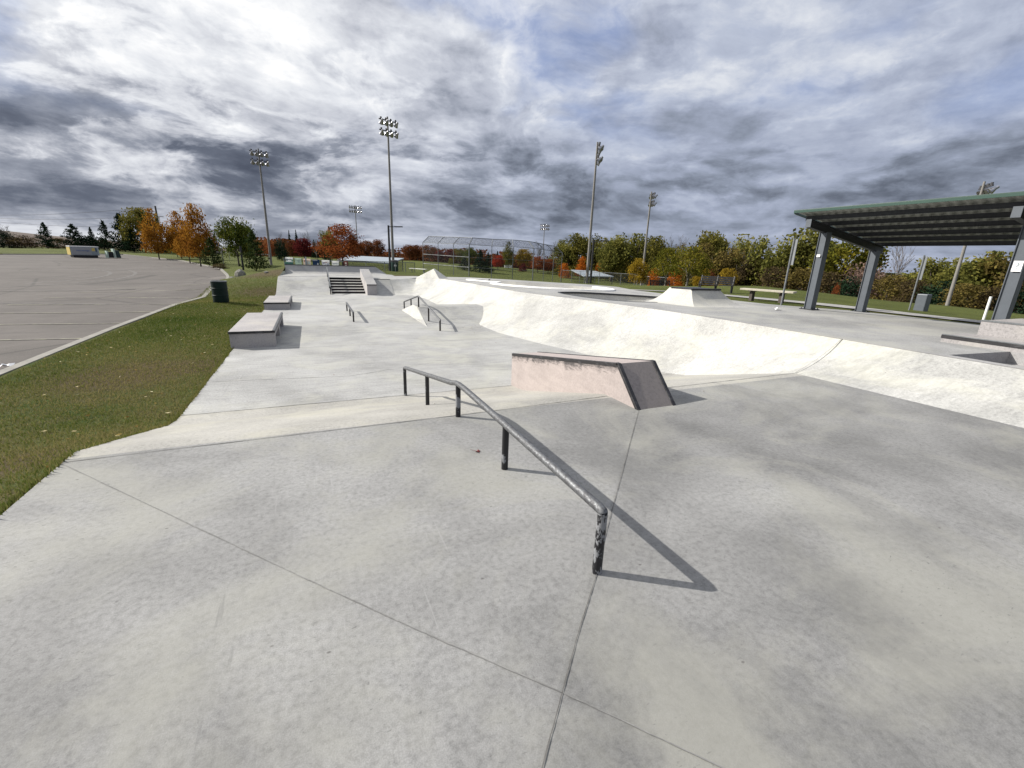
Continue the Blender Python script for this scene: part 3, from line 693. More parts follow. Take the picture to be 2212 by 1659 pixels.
# ledges on the right edge
t = thing('low_ledge', 'long low pinkish ledge with a steel edge beside the sunken steps', 'ledge', (10.8, 1, .2))
q = MB(); q.box((10.455, -5.5, -.1), (11.28, 4.12, .555)); q.build('body', 'concrete_ledge', t)
q = MB(); q.box((10.447, -5.5, .50), (10.4545, 4.13, .558)); q.build('edge_face', 'edge_steel', t)
q = MB(); q.box((10.447, -5.5, .5585), (10.50, 4.13, .572)); q.build('edge_angle', 'galvanised', t, bevel=.003)
t = thing('high_ledge', 'taller pinkish ledge stepping up behind the low ledge', 'ledge', (11.9, 1, .3))
q = MB(); q.box((11.29, -5.5, .1), (12.9, 3.96, .82)); q.build('body', 'concrete_ledge', t, bevel=.006)
q = MB(); q.box((11.282, -5.5, .805), (11.33, 3.97, .835)); q.build('edge_angle', 'galvanised', t, bevel=.003)

# ------------------------------------------------------------------ shade shelter
t = thing('shade_shelter', 'open steel shade shelter with a sloping green edged roof', 'shelter', (13.8, 8.7, .4))
xf, xr = 12.78, 17.0; zf_ = lambda x: 2.95 - (x - 12.98) * .158
Yn, Yf = -1.2, 9.06
for y in (8.74, 4.55, .36):
    for x in (13.82, 16.45):
        p = bpy.data.objects.new('post', None)
        q = MB(); zb = deck_z(x, y)
        if y < 4.6 and x < 14: zb = deck_z(x, y)
        w = .11
        q.box((x - w, y - w, zb), (x + w, y - w + .016, zf_(x) - .16)); q.box((x - w, y + w - .016, zb), (x + w, y + w, zf_(x) - .16)); q.box((x - w + .03, y - w + .016, zb), (x - w + .046, y + w - .016, zf_(x) - .16)); q.box((x + w - .046, y - w + .016, zb), (x + w - .03, y + w - .016, zf_(x) - .16))
        pp = q.build('post', 'blue_grey_paint', t)
        q = MB(); q.box((x - .19, y - .19, zb - .005), (x + .19, y + .19, zb + .02))
        for sx in (-.15, .15):
            for sy in (-.15, .15): q.lathe([(.016, 0), (.016, .03)], (x + sx, y + sy, zb + .02), 8)
        q.build('base_plate', 'dark_steel', pp)
    q = MB(); a, b = (12.98, y, zf_(12.98) - .09), (16.85, y, zf_(16.85) - .09)
    q.bar(a, b, .016, .2); q.bar((a[0], y, a[2] + .1), (b[0], y, b[2] + .1), .13, .014); q.bar((a[0], y, a[2] - .1), (b[0], y, b[2] - .1), .13, .014)
    rf = q.build('rafter', 'dark_steel', t)
    q = MB(); q.box((12.962, y - .075, a[2] - .105), (12.979, y + .075, a[2] + .107)); q.build('end_plate', 'blue_grey_paint', rf)
for x in np.linspace(13.15, 16.75, 6):
    q = MB(); z = zf_(x) + .035
    q.box((x - .035, Yn, z), (x + .035, Yf - .1, z + .012)); q.box((x - .006, Yn, z + .012), (x + .006, Yf - .1, z + .10)); q.box((x - .035, Yn, z + .10), (x + .035, Yf - .1, z + .112)); q.build('purlin', 'dark_steel', t)
P = []; ncor = int((Yf - Yn) / .1)
for k in range(ncor * 2 + 1):
    y = Yn + k * .05; dz = (.026 if (k % 4) in (1, 2) else -.008)
    P.append([(x, y, zf_(x) + .175 + dz) for x in (xf, (xf + xr) / 2, xr)])
q = MB(); q.grid(P); rs = q.build('roof_sheet', 'roof_underside', t, fixn=False)
q = MB(); q.box((xf - .03, Yn, zf_(xf) + .155), (xf - .005, Yf + .03, zf_(xf) + .225)); q.box((xf - .03, Yn, zf_(xf) + .2255), (xf + .14, Yf + .03, zf_(xf) + .236))
q.build('fascia', 'roof_green', t, bevel=.004)
q = MB(); q.hexa([(xf - .004, Yf + .005, zf_(xf) + .13), (xr, Yf + .005, zf_(xr) + .13), (xr, Yf + .03, zf_(xr) + .13), (xf - .004, Yf + .03, zf_(xf) + .13)], [(xf - .004, Yf + .005, zf_(xf) + .225), (xr, Yf + .005, zf_(xr) + .225), (xr, Yf + .03, zf_(xr) + .225), (xf - .004, Yf + .03, zf_(xf) + .225)])
q.build('gable_trim', 'roof_green', t)
# stickers on two posts
o = MB().box((13.66, 4.425, 1.72), (13.80, 4.4395, 1.92)).build('sticker', 'paper'); 
o.location = (0, 0, 0)
bpy.data.objects.remove(o)
q = MB(); q.box((-.075, -.002, -.11), (.075, .002, .11)); s = q.build('sticker', 'paper', at=(0, 0, 0)); s.location = (13.705, 4.53, 1.83); s.rotation_euler = (0, .04, R_(90)); tag(s, 'white square sticker with a grey question mark on the nearer shelter post', 'sticker')
text_part('mark', '?', .19, Matrix.Translation((0, -.0045, -.005)) @ Matrix.Rotation(R_(90), 4, 'X'), 'print_grey', s); s.rotation_euler = (0, 0, R_(-90))
q = MB(); q.box((-.05, -.002, -.035), (.05, .002, .035)); s = q.build('sticker', 'paper'); s.location = (13.705, 8.74, 2.0); s.rotation_euler = (0, 0, R_(-90)); tag(s, 'small pale sticker on the farther front shelter post', 'sticker')

# ------------------------------------------------------------------ terrain
CP = [(-1.9, -6, -.02), (-1.9, 0, -.03), (-1.9, 4, -.03), (-1.9, 5.5, -.30), (-1.9, 7.3, -.72), (-1.9, 12, -.73), (-1.9, 20, -.73), (-1.9, 26.8, -.72), (-1.9, 28.6, -.35), (-1.9, 30.3, .03), (-1.75, 34, .42), (-1.7, 36, .55),
      (-5.3, -6, -.6), (-5.35, 4, -.68), (-5.35, 10.8, -.72), (-5.4, 16.5, -.72), (-5.0, 26, -.72), (-5.6, 37, -.72), (-3.5, 12, -.66), (-3.4, 5, -.42), (-3.6, 22, -.58), (-3.4, 28, -.42), (-3.2, 33, .05),
      (-6.8, 45, -.72), (-12.5, 71, -.72), (-60, 60, -.75), (-60, 0, -.8), (-30, 20, -.75), (-30, 60, -.75), (-20, 40, -.74), (-15, 5, -.75), (-15, 20, -.75), (-30, -20, -.8),
      (0, 42, .25), (-120, 150, 0), (-10, 150, .6),
      (4.6, 36.2, .08), (5.5, 33.2, .06), (8.4, 31.3, .03), (12.2, 28.8, -.03), (16.4, 24.2, -.05), (16.8, 22, .0), (15.3, 18.5, .18), (15.4, 15.6, .25), (16.1, 13, .25), (16, 11.5, .28), (17, 9.2, .25), (17, 6, .25), (17, -6, .25),
      (25, 70, -1.6), (40, 70, -2.0), (30, 45, -1.4), (27, 52, -1.5), (50, 50, -2.2), (33, 26, -1.2), (23, 20, .0), (20, 17, .15), (20, 11, .22), (36, 14, -.3), (36, 5, -.6), (40, 25, -1.6), (45, 0, -1.6), (60, 20, -2.2), (90, 30, -2.4), (80, 90, -2), (60, 120, -1.5), (20, 130, -1.2), (150, 150, -1), (200, 0, -2), (0, 250, 0), (-200, 200, 1), (-250, 0, 0), (0, -200, -1), (200, -200, -1), (300, 300, 0), (-200, -200, -1), (30, -20, -.3), (60, -40, -1)]
for (px, py, dp) in ((0, 537, 88), (100, 536.5, 90), (200, 537, 92), (260, 541, 95), (330, 545, 98), (430, 548, 95), (520, 553, 90), (345, 559, 73), (393, 559, 73), (410, 566, 62), (434, 572, 56), (461, 576, 50), (518, 575, 50), (555, 585.6, 42), (586, 571, 50), (850, 585, 43),
                     (890, 562, 110), (945, 567, 100), (1078, 579, 95), (914, 591, 67), (1013, 601, 62), (1150, 608, 63), (1210, 610, 70), (1267, 613, 40), (1385, 625, 55), (1482, 625.6, 38), (1374, 624, 43), (1646, 617.7, 32), (1584, 621, 34), (1768, 631, 28), (1912, 653, 25), (2068, 673, 22), (2132, 689, 19)):
    p = bearing(px, py, dp); CP.append(tuple(float(v) for v in p))
CPa = np.array(CP); D_ = np.hypot(CPa[:, None, 0] - CPa[None, :, 0], CPa[:, None, 1] - CPa[None, :, 1])
Wt = np.linalg.solve(np.block([[D_ + 0 * np.eye(len(CP)), np.ones((len(CP), 1))], [np.ones((1, len(CP))), np.zeros((1, 1))]]), np.append(CPa[:, 2], 0))
def ground_z(x, y):
    d = np.hypot(CPa[:, 0] - x, CPa[:, 1] - y); return float(d @ Wt[:-1] + Wt[-1])
park = [(-1.9, -6)] + [(-1.9, y) for y in np.arange(-5, 4.4, 1)] + [(-1.9, 4.45), (-1.9, 5.2), (-1.9, 6), (-1.9, 6.75), (-1.9, 7.35)] + [(-1.9, y) for y in np.arange(8.5, 26.8, 1.5)] + [(-1.88, 26.85), (-1.88, 27.8), (-1.88, 28.7), (-1.88, 29.6), (-1.88, 30.3), (-1.75, 32.5), (-1.69, 34.45), (-1.69, 35.3), (-1.69, 35.75), (1, 35.75), (4.35, 35.75)] + deck_edge[9:]
lot = [(-5.2, -20), (-5.25, -6), (-5.3, 0), (-5.35, 5), (-5.37, 10.8), (-5.4, 16.5), (-5.15, 22), (-4.9, 26), (-5.1, 31), (-5.6, 37), (-6.1, 42), (-6.9, 47), (-8.8, 56), (-12.5, 71), (-18, 84), (-25, 97), (-31, 104.5), (-34, 104), (-36, 100), (-42, 93), (-70, 62), (-110, 18), (-110, -20)]
pts = []
for (x0_, x1_, y0_, y1_, st) in ((-6, -1.9, -6, 40, .38), (14, 32, -8, 32, 1.1), (-14, 45, -8, 60, 2.5), (-120, 120, -40, 160, 8), (-450, 450, -300, 450, 40)):
    for x in np.arange(x0_, x1_, st):
        for y in np.arange(y0_, y1_, st):
            if not in_poly(x, y, park): pts.append((x + rng.uniform(-.1, .1) * st, y + rng.uniform(-.1, .1) * st))
pk = {(round(float(x), 3), round(float(y), 3)) for x, y in park}
def gdep(px, py, lo=20, hi=170):    # depth at which a line of sight meets the ground
    for d in np.arange(lo, hi, .5):
        p = bearing(px, py, d)
        if p[2] <= ground_z(p[0], p[1]) + .02: return float(d)
    return float(hi)
def gz(x, y):
    k = (round(x, 3), round(y, 3))
    if k in pk:
        if x < -1.6 and y < 26.8: return floor_z(y) - .025
        if x < -1.6 and y < 30.35: return ip(y, [(26.85, LOW), (27.8, -.52), (28.7, -.3), (29.6, -.05), (30.3, .07)]) - .02
        if x < -1.6: return ip(y, [(32.5, .25), (34.45, .45), (36, .58)])
        if y > 35.5: return ip(x, [(-1.6, .56), (1, .40), (4.4, .1)])
        return deck_z(x, y) - .025
    return ground_z(x, y)
big = [(-450, -300), (450, -300), (450, 450), (-450, 450)]
vs = []; es = []
for l in (big, park, lot):
    b = len(vs); vs += [Vector((float(p[0]), float(p[1]))) for p in l]; es += [(b + i, b + (i + 1) % len(l)) for i in range(len(l))]
vs += [Vector((float(p[0]), float(p[1]))) for p in pts]
V, E_, FF, *_ = delaunay_2d_cdt(vs, es, [], 0, 1e-4)
V3 = [(v.x, v.y, gz(v.x, v.y)) for v in V]
gf, lf = [], []
for f in FF:
    c = sum((V[i] for i in f), Vector((0, 0))) / len(f)
    if in_poly(c.x, c.y, park): continue
    (lf if in_poly(c.x, c.y, lot) else gf).append(f)
def sub(fs, name, mat, dz=0):
    used = sorted({i for f in fs for i in f}); mp = {i: k for k, i in enumerate(used)}
    q = MB(); q.add([(V3[i][0], V3[i][1], V3[i][2] + dz) for i in used], [tuple(mp[i] for i in f) for f in fs]); return struct(q.build(name, mat, smooth=True, fixn=False, angle=0))
sub(gf, 'ground', 'grass'); sub(lf, 'parking_lot', 'asphalt', -.10)
# kerb
q = MB(); P = []
kp = lot[:20]
for i, p in enumerate(kp):
    a = Vector(kp[max(0, i - 1)]); b = Vector(kp[min(len(kp) - 1, i + 1)]); d = (b - a).normalized(); nn = Vector((d.y, -d.x)); p = Vector(p); z = ground_z(*p) + .02
    P.append([(*(p - nn * .14), z - .14), (*(p - nn * .13), z), (*(p + nn * .05), z), (*(p + nn * .06), z - .05)])
q.grid(P); struct(q.build('kerb', 'kerb_concrete', fixn=True))
def lotz(x, y): return ground_z(x, y) - .10
def strip_on_lot(name, a, b, w, mat, dz=.012, n=14):
    q = MB(); a, b = Vector(a), Vector(b); d = (b - a).normalized(); nn = Vector((-d.y, d.x)) * w / 2; P = []
    for k in range(n + 1):
        p = a.lerp(b, k / n); P.append([(*(p - nn), lotz(*(p - nn)) + dz), (*(p + nn), lotz(*(p + nn)) + dz)])
    q.grid(P); return struct(q.build(name, mat, fixn=False))
for y in np.arange(15.2, 33, 2.75): strip_on_lot('parking_line', (-5.6, y), (-11.2, y + .8), .11, 'worn_paint')
for y in np.arange(16.5, 36, 2.75): strip_on_lot('parking_line', (-17.5, y), (-22.8, y + .8), .11, 'worn_paint')
for x in np.arange(-62, -36, 2.8): strip_on_lot('parking_line', (x, 93 - (x + 42) * -1.1 - 1.0), (x + 3.0, 89 - (x + 42) * -1.1), .13, 'worn_paint')
def tyre(pts_, w):
    q = MB(); P = []
    for i, p in enumerate(pts_):
        a = Vector(pts_[max(0, i - 1)]); b = Vector(pts_[min(len(pts_) - 1, i + 1)]); d = (b - a).normalized(); nn = Vector((-d.y, d.x)) * w / 2; p = Vector(p)
        P.append([(*(p - nn), lotz(*(p - nn)) + .008), (*(p + nn), lotz(*(p + nn)) + .008)])
    q.grid(P); struct(q.build('tyre_marks', 'tyre_mark', fixn=False))
for rr in (11, 12.6): tyre([(-26 + rr * math.cos(a), 44 + rr * math.sin(a) * 1.3) for a in np.linspace(-1.3, 1.5, 30)], .26)
tyre([(-8 - 14 * k / 12, 24 + 1.2 * math.sin(k / 4)) for k in range(13)], .22); tyre([(-9 - 26 * k / 12, 31 + 6 * (k / 12) ** 2) for k in range(13)], .25)
# brown embankment far left and low hills round the horizon
q = MB(); P = []
for k in range(40):
    a = R_(150 - k * 3.2); r = []
    for j, (rad, hh) in enumerate(((150, -1), (170, .4), (195, 1), (240, 1.05), (300, .6))):
        h = 6.4 * math.exp(-((math.degrees(a) - 128) / 20) ** 2) + 1.2; r.append((rad * math.cos(a), rad * math.sin(a), -.8 + h * hh + .3 * math.sin(k * .9)))
    P.append(r)
q.grid(P); struct(q.build('hill', 'brown_hill', smooth=True, fixn=False))
# footpath on the right
q = MB(); P = []
pth = [(14.5, 27.6), (17.2, 21), (18.2, 18), (18.3, 15.3), (18.4, 12.6), (18.6, 10), (18.8, 6), (18.8, 0), (18.8, -8)]
for (x, y) in refine(pth, 6): P.append([(x - .75, y, ground_z(x - .75, y) + .03), (x, y, ground_z(x, y) + .035), (x + .75, y, ground_z(x + .75, y) + .03)])
q.grid(P); struct(q.build('footpath', 'concrete_path', smooth=True, fixn=False))

# ------------------------------------------------------------------ grass blades and fallen leaves
def leafmesh(name, V_, F_, tint, mat, parent=None):
    me = bpy.data.meshes.new(name); n = len(V_); k = F_.shape[1]
    me.vertices.add(n); me.vertices.foreach_set('co', V_.astype(np.float32).ravel()); me.loops.add(F_.size); me.loops.foreach_set('vertex_index', F_.astype(np.int32).ravel())
    me.polygons.add(len(F_)); me.polygons.foreach_set('loop_start', np.arange(0, F_.size, k, dtype=np.int32))
    me.materials.append(MATS[mat]); a = me.attributes.new('tint', 'FLOAT', 'FACE'); a.data.foreach_set('value', tint.astype(np.float32)); me.update(); me.validate()
    return me
def link(me, name, parent=None):
    o = bpy.data.objects.new(name, me); COL.objects.link(o)
    if parent: o.parent = parent
    return o
N = 190000
yy = -1.5 + 34 * rng.random(N) ** 1.5; yy = yy[rng.random(N) < np.clip((33 - yy) / 16, 0, 1)]; N = len(yy); xx = -5.22 + 3.30 * rng.random(N)
zz = np.array([0.0] * N); gx = np.linspace(-5.4, -1.85, 22); gy = np.linspace(-2, 34, 150)
from itertools import product
GZ = np.array([[ground_z(a, b) for b in gy] for a in gx])
def bil(x, y):
    fx = np.clip((x - gx[0]) / (gx[1] - gx[0]), 0, len(gx) - 1.001); fy = np.clip((y - gy[0]) / (gy[1] - gy[0]), 0, len(gy) - 1.001); i = fx.astype(int); j = fy.astype(int); u = fx - i; v = fy - j
    return GZ[i, j] * (1 - u) * (1 - v) + GZ[i + 1, j] * u * (1 - v) + GZ[i, j + 1] * (1 - u) * v + GZ[i + 1, j + 1] * u * v
a = rng.random(N) * 2 * np.pi; hgt = .018 + .03 * rng.random(N) ** 1.5; wd = .004 + .00045 * yy; ln = (rng.random((N, 2)) - .5) * .05
M_ = 26000; ye = -1.5 + 28 * rng.random(M_) ** 1.3; off = .5 * np.sin(ye * 3.1) + .6 * np.sin(ye * 7.7 + 1) + .4 * np.sin(ye * 19.0); xe = -1.93 + .010 * off + rng.normal(0, .016, M_)
xx[:M_], yy[:M_] = xe, ye; from mathutils.bvhtree import BVHTree
bvh = BVHTree.FromPolygons([Vector(v) for v in V3], gf)
def gmesh(x, y):
    h = bvh.ray_cast(Vector((x, y, 5)), Vector((0, 0, -1)))[0]; return h.z if h else ground_z(x, y)
zz = np.where(xx > -1.9, np.array([floor_z(v) for v in yy]) + .002, np.array([gmesh(min(a_, -1.91), b_) for a_, b_ in zip(xx, yy)])); wd = .004 + .00045 * yy; hgt[:M_] *= 1.25
B = np.empty((N, 3, 3)); B[:, 0] = np.stack([xx - np.cos(a) * wd, yy - np.sin(a) * wd, zz - .006], 1); B[:, 1] = np.stack([xx + np.cos(a) * wd, yy + np.sin(a) * wd, zz - .006], 1); B[:, 2] = np.stack([xx + ln[:, 0], yy + ln[:, 1], zz + hgt], 1)
pt = np.zeros(N)
for _ in range(40):
    c = np.array([rng.uniform(-5.2, -1.9), rng.uniform(-1, 24)]); r = rng.uniform(.3, 1.6); pt += rng.uniform(-.35, .3) * np.exp(-(((xx - c[0]) ** 2 + (yy - c[1]) ** 2) / r ** 2))
pt += .28 * np.exp(-(((xx + 3.2) / 1.1) ** 2 + ((yy - 9.8) / 2.2) ** 2)) + .25 * np.exp(-(((xx + 2.6) / .8) ** 2 + ((yy - 5.4) / 1.4) ** 2))
tint = np.clip(.52 + pt + rng.normal(0, .22, N), 0, 1)
struct(link(leafmesh('grass_blades', B.reshape(-1, 3), np.arange(3 * N).reshape(N, 3), tint, 'grass_blade'), 'grass_blades'), 'stuff')
def litter(name, P3, size, mat='leaf_fallen'):
    n = len(P3); VV = np.empty((n, 4, 3)); tt = rng.random(n)
    for i, p in enumerate(P3):
        a = rng.random() * 6.28; s_ = size * rng.uniform(.6, 1.3); d = np.array([math.cos(a), math.sin(a), 0]); e = np.array([-math.sin(a), math.cos(a), 0])
        VV[i] = [p + d * s_ + [0, 0, .02 * rng.random()], p + e * s_ * .55 + [0, 0, .005], p - d * s_ + [0, 0, .015 * rng.random()], p - e * s_ * .55 + [0, 0, .02 * rng.random()]]
    return struct(link(leafmesh(name, VV.reshape(-1, 3), np.arange(4 * n).reshape(n, 4), tt, mat), name), 'stuff')
Ps = []
for _ in range(150):
    x, y = rng.uniform(-5.2, -1.95), 2.6 + 24 * rng.random() ** 1.4; Ps.append(np.array([x, y, ground_z(x, y) + .03]))
litter('fallen_leaves', Ps, .03)
Ps = []
for _ in range(26):
    x, y = rng.normal(5.0, .35), rng.normal(14.2, .35); Ps.append(np.array([x, y, floor_z(y) + .01 + (max(0, x - foot_x(y)) * .62)]))
for (x, y) in ((4.9, 16.4), (5.2, 18.8), (5.0, 21), (4.7, 22.5), (1.9, 27.6), (1.95, 28.1), (2.7, 27.75)): Ps.append(np.array([x, y, (LOW if y < 27 else -.5) + .02]))
for _ in range(26):
    x, y = rng.uniform(-1.5, 6.5), 2 + 12 * rng.random() ** .7; Ps.append(np.array([x, y, floor_z(y) + .006]))
litter('leaf_litter', Ps, .013, 'leaf_rust')
# one red maple leaf by the foreground rail
q = MB(); pts_ = []
for k in range(20):
    a = 2 * math.pi * k / 20; r = .027 * (1 if k % 4 == 0 else (.55 if k % 2 else .72)); pts_.append((r * math.cos(a), r * math.sin(a), .006 + .008 * math.sin(2 * a)))
q.add(pts_ + [(0, 0, .004)], [(i, (i + 1) % 20, 20) for i in range(20)]); q.tube([(0, 0, .004), (-.03, .03, .006), (-.055, .04, .012)], .0015, 5)
o = q.build('maple_leaf', 'red_leaf'); o.location = (1.2, 3.34, .003); tag(o, 'curled red maple leaf lying beside a foreground rail post', 'leaf')
# white scraps
def scrap(label, loc, s_):
    q = MB(); P = [[(s_ * (i - 1.5) / 1.5, s_ * .6 * (j - 1) + .1 * s_ * ((i * 7 + j * 3) % 3), .015 + .03 * ((i * 5 + j) % 3)) for j in range(3)] for i in range(4)]
    q.grid(P); o = q.build('paper_scrap', 'paper', fixn=False); o.location = loc; tag(o, label, 'litter')
x, y = 13.0, 10.0
scrap('crumpled white scrap of paper on the deck near the shelter', (12.35, 8.75, deck_z(12.35, 8.75) + .002), .12)
p = bearing(150, 765, 12.6); scrap('white scrap of paper on the asphalt by the kerb', (-5.75, 11.9, lotz(-5.75, 12.6) + .004), .10)

# ------------------------------------------------------------------ barrel, bin, boulders, benches, signs
xb, yb_ = -3.62, 22.2; zb = ground_z(xb, yb_)
t = thing('barrel', 'dark green steel drum standing on the grass by the car park', 'barrel', (xb, yb_, zb))
q = MB(); q.lathe([(.28, -.03), (.29, 0), (.29, .27), (.303, .285), (.303, .305), (.29, .32), (.29, .56), (.303, .575), (.303, .595), (.29, .61), (.29, .86), (.27, .86), (.27, .5), (.0, .5)], (xb, yb_, zb), 28); q.build('drum', 'barrel_green', t, smooth=True)
q = MB(); q.lathe([(.285, .855), (.305, .86), (.305, .885), (.285, .89), (.268, .885), (.268, .86)], (xb, yb_, zb), 28); q.build('rolled_rim', 'galvanised', t, smooth=True)
def rock(label, px, py, dep, sz, seed):
    bm = bmesh.new(); bmesh.ops.create_icosphere(bm, subdivisions=3, radius=1); rg = random.Random(seed); ds = [Vector((rg.uniform(-1, 1), rg.uniform(-1, 1), rg.uniform(-.6, 1))).normalized() for _ in range(14)]
    for v in bm.verts:
        d = v.co.normalized(); k = 1.0
        for e in ds: k = min(k, .72 / max(.3, d.dot(e)) if d.dot(e) > .55 else k)
        v.co = Vector((d.x * sz[0], d.y * sz[1], d.z * sz[2])) * k * (1 + rg.uniform(-.03, .03))
    me = bpy.data.meshes.new('boulder'); bm.to_mesh(me); bm.free(); me.materials.append(MATS['rock']); o = link(me, 'boulder'); p = bearing(px, py, dep); o.location = (p[0], p[1], ground_z(p[0], p[1]) + sz[2] * .45); o.rotation_euler = (0, 0, rg.uniform(0, 3)); tag(o, label, 'boulder', 'limestone boulders at the corner of the car park')
rock('taller pale limestone boulder with a flat top by the car park corner', 519, 597, 33, (.42, .34, .45), 3)
rock('lower flat boulder in front of the taller pale one', 500, 607, 31, (.5, .36, .22), 5)
rock('small half buried stone on the grass slope left of the ramp', 578, 613, 28.5, (.2, .16, .1), 8)
# pale timber bench
t = thing('timber_bench', 'backless bench with a pale plank top beside the deck', 'bench', (16.65, 12.4, .25))
a, b = Vector((16.1, 13.25)), Vector((17.35, 11.65)); a, b = Vector((16.45, 13.35)), Vector((17.05, 11.45))
zt = .25 + .46; d = (b - a).normalized(); nn = Vector((-d.y, d.x))
for k in (-1, 0, 1):
    q = MB(); o_ = nn * k * .145; q.bar((*(a + o_), zt), (*(b + o_), zt), .135, .07); q.build('plank', 'wood_pale', t, bevel=.006)
for f in (.22, .78):
    p = a.lerp(b, f); q = MB(); q.bar((*p, .18), (*p, zt - .036), .16, .13, up=(0, 1, 0)); q.box((p.x - .2, p.y - .05, zt - .075), (p.x + .2, p.y + .05, zt - .036)); q.build('leg', 'wood_dark', t)
# dark steel bench with back
bx, by = 22.9, 19.9; bz = ground_z(bx, by)
def steel_bench(label, bx, by, rz, L=1.9):
    bz = ground_z(bx, by); t = thing('park_bench', label, 'bench', (bx, by, bz)); c, s_ = math.cos(rz), math.sin(rz)
    W = lambda u, v, z: (bx + u * c - v * s_, by + u * s_ + v * c, bz + z)
    q = MB()
    for k in range(5): q.bar(W(-L / 2, -.22 + k * .1, .45), W(L / 2, -.22 + k * .1, .45), .075, .03)
    q.build('seat', 'dark_steel', t)
    q = MB()
    for k in range(4): q.bar(W(-L / 2, .24 + k * .03, .56 + k * .11), W(L / 2, .24 + k * .03, .56 + k * .11), .03, .085)
    q.build('backrest', 'dark_steel', t)
    for u in (-L / 2 + .06, 0, L / 2 - .06):
        q = MB(); q.bar(W(u, -.2, 0), W(u, -.2, .43), .05, .05, up=(0, 1, 0)); q.bar(W(u, .2, 0), W(u, .22, .5), .05, .05, up=(0, 1, 0)); q.bar(W(u, .22, .5), W(u, .36, .98), .05, .05, up=(0, 1, 0)); q.bar(W(u, -.22, .42), W(u, .24, .42), .05, .04); q.bar(W(u, -.22, .64), W(u, .26, .64), .05, .03); q.bar(W(u, -.2, .42), W(u, -.2, .64), .04, .04, up=(0, 1, 0)); q.build('leg', 'black_paint', t)
    return t
steel_bench('dark steel bench with a high back on the lawn behind the small ramp', 21.9, 19.6, R_(-58))
p = bearing(1425, 622, 42); steel_bench('small distant dark bench near the fence under the trees', p[0], p[1], R_(-35))
# signs seen edge-on / from the back
def sign(label, px, py, dep, h, zlo, zhi, w, rz):
    p = bearing(px, py, dep); z0 = ground_z(p[0], p[1]); t = thing('park_sign', label, 'sign', (p[0], p[1], z0)); c, s_ = math.cos(rz), math.sin(rz)
    q = MB(); q.tube([(p[0], p[1], z0 - .1), (p[0], p[1], z0 + h)], .032, 10); q.build('post', 'galvanised', t, smooth=True)
    q = MB(); q.hexa([(p[0] + u * c - v * s_, p[1] + u * s_ + v * c, z0 + zlo) for u, v in ((-w / 2, -.055), (w / 2, -.055), (w / 2, -.04), (-w / 2, -.04))], [(p[0] + u * c - v * s_, p[1] + u * s_ + v * c, z0 + zhi) for u, v in ((-w / 2, -.055), (w / 2, -.055), (w / 2, -.04), (-w / 2, -.04))]); q.build('panel', 'sign_back', t)
sign('grey backed sign on a thin pole beside the timber bench', 1687.5, 658, 16.3, 2.35, 1.45, 2.33, .5, math.atan2(11.4, 16.3) + R_(16))
sign('grey backed sign on a thin pole seen between the shelter posts', 1967, 658, 19, 2.3, 1.3, 2.25, .5, math.atan2(10.6, 23) + R_(16))
p = bearing(2124, 692, 15.5); z0 = ground_z(p[0], p[1]); q = MB(); q.tube([(p[0], p[1], z0 - .2), (p[0], p[1], z0 + .8)], .04, 10); tag(q.build('marker_post', 'white_paint', smooth=True), 'short white post on the lawn behind the shelter', 'post')
p = bearing(1990, 664, 20); z0 = ground_z(p[0], p[1]); q = MB(); q.box((p[0] - .2, p[1] - .2, z0 - .1), (p[0] + .2, p[1] + .2, z0 + .75)); tag(q.build('utility_cabinet', 'blue_grey_paint', bevel=.03), 'blue grey utility cabinet at the lawn edge behind the shelter', 'cabinet')

# ------------------------------------------------------------------ floodlight masts
def mast(label, px, pyb, pyt, dep, rz, rows, group='sports floodlight masts', zg=None, n=4, wsp=.47, tk=.72):
    p = bearing(px, pyb, dep); x, y = p[0], p[1]; z0 = ground_z(x, y) if zg is None else zg
    v = None; zt = height_at(px - (0), pyt, x, y)
    # follow the vertical: solve the top height from the picture row
    lo, hi = z0, z0 + 40
    for _ in range(40):
        mid = (lo + hi) / 2; c = CX.T @ (np.array([x, y, mid]) - [0, 0, EYE]); py = 829.5 + F * c[1] / c[2]
        if py > pyt: lo = mid
        else: hi = mid
    zt = lo; t = thing('floodlight_mast', label, 'floodlight', (x, y, z0), group); c, s_ = math.cos(rz), math.sin(rz)
    q = MB(); q.tube([(x, y, z0 - .3), (x, y, zt)], [.19 * tk, .10 * tk], 12); q.build('pole', 'pole_concrete', t, smooth=True)
    W = lambda u, v_, z: Vector((x + u * c - v_ * s_, y + u * s_ + v_ * c, z))
    for r_ in range(rows):
        z = zt - .35 - r_ * .85
        q = MB(); hw = wsp * (n - 1) / 2 + .2; q.bar(W(-hw, -.14, z), W(hw, -.14, z), .09, .09); arm = q.build('crossarm', 'lamp_dark', t)
        for k in range(n):
            u = (k - (n - 1) / 2) * wsp; tilt = R_(52 + 6 * ((k * 7 + r_ * 3) % 3)); q = MB(); M = Matrix.Rotation(rz + (k - 1.5) * .12, 3, 'Z') @ Matrix.Rotation(tilt, 3, 'X')
            q.lathe([(.07, .27), (.085, .24), (.10, .10), (.225, -.15), (.23, -.165), (.21, -.165)], W(u, -.28, z - .22), 14, 0, M)
            hd = q.build('lamp_head', 'lamp_metal', t, smooth=True)
            q = MB(); q.lathe([(.207, -.152), (.20, -.158)], W(u, -.28, z - .22), 14, 0, M); q.build('lens', 'lamp_glass', hd)
            q = MB(); q.lathe([(.08, .0), (.08, .16)], W(u, -.14, z + .03), 8); q.build('ballast', 'lamp_dark', hd)
    return t
mast('tall floodlight mast behind the pines, leftmost of the big masts', 586, 571, 321, 50, R_(15), 2)
mast('tallest floodlight mast, behind the quarter pipe beside a green bin', 850, 585, 252, 43, R_(18), 2)
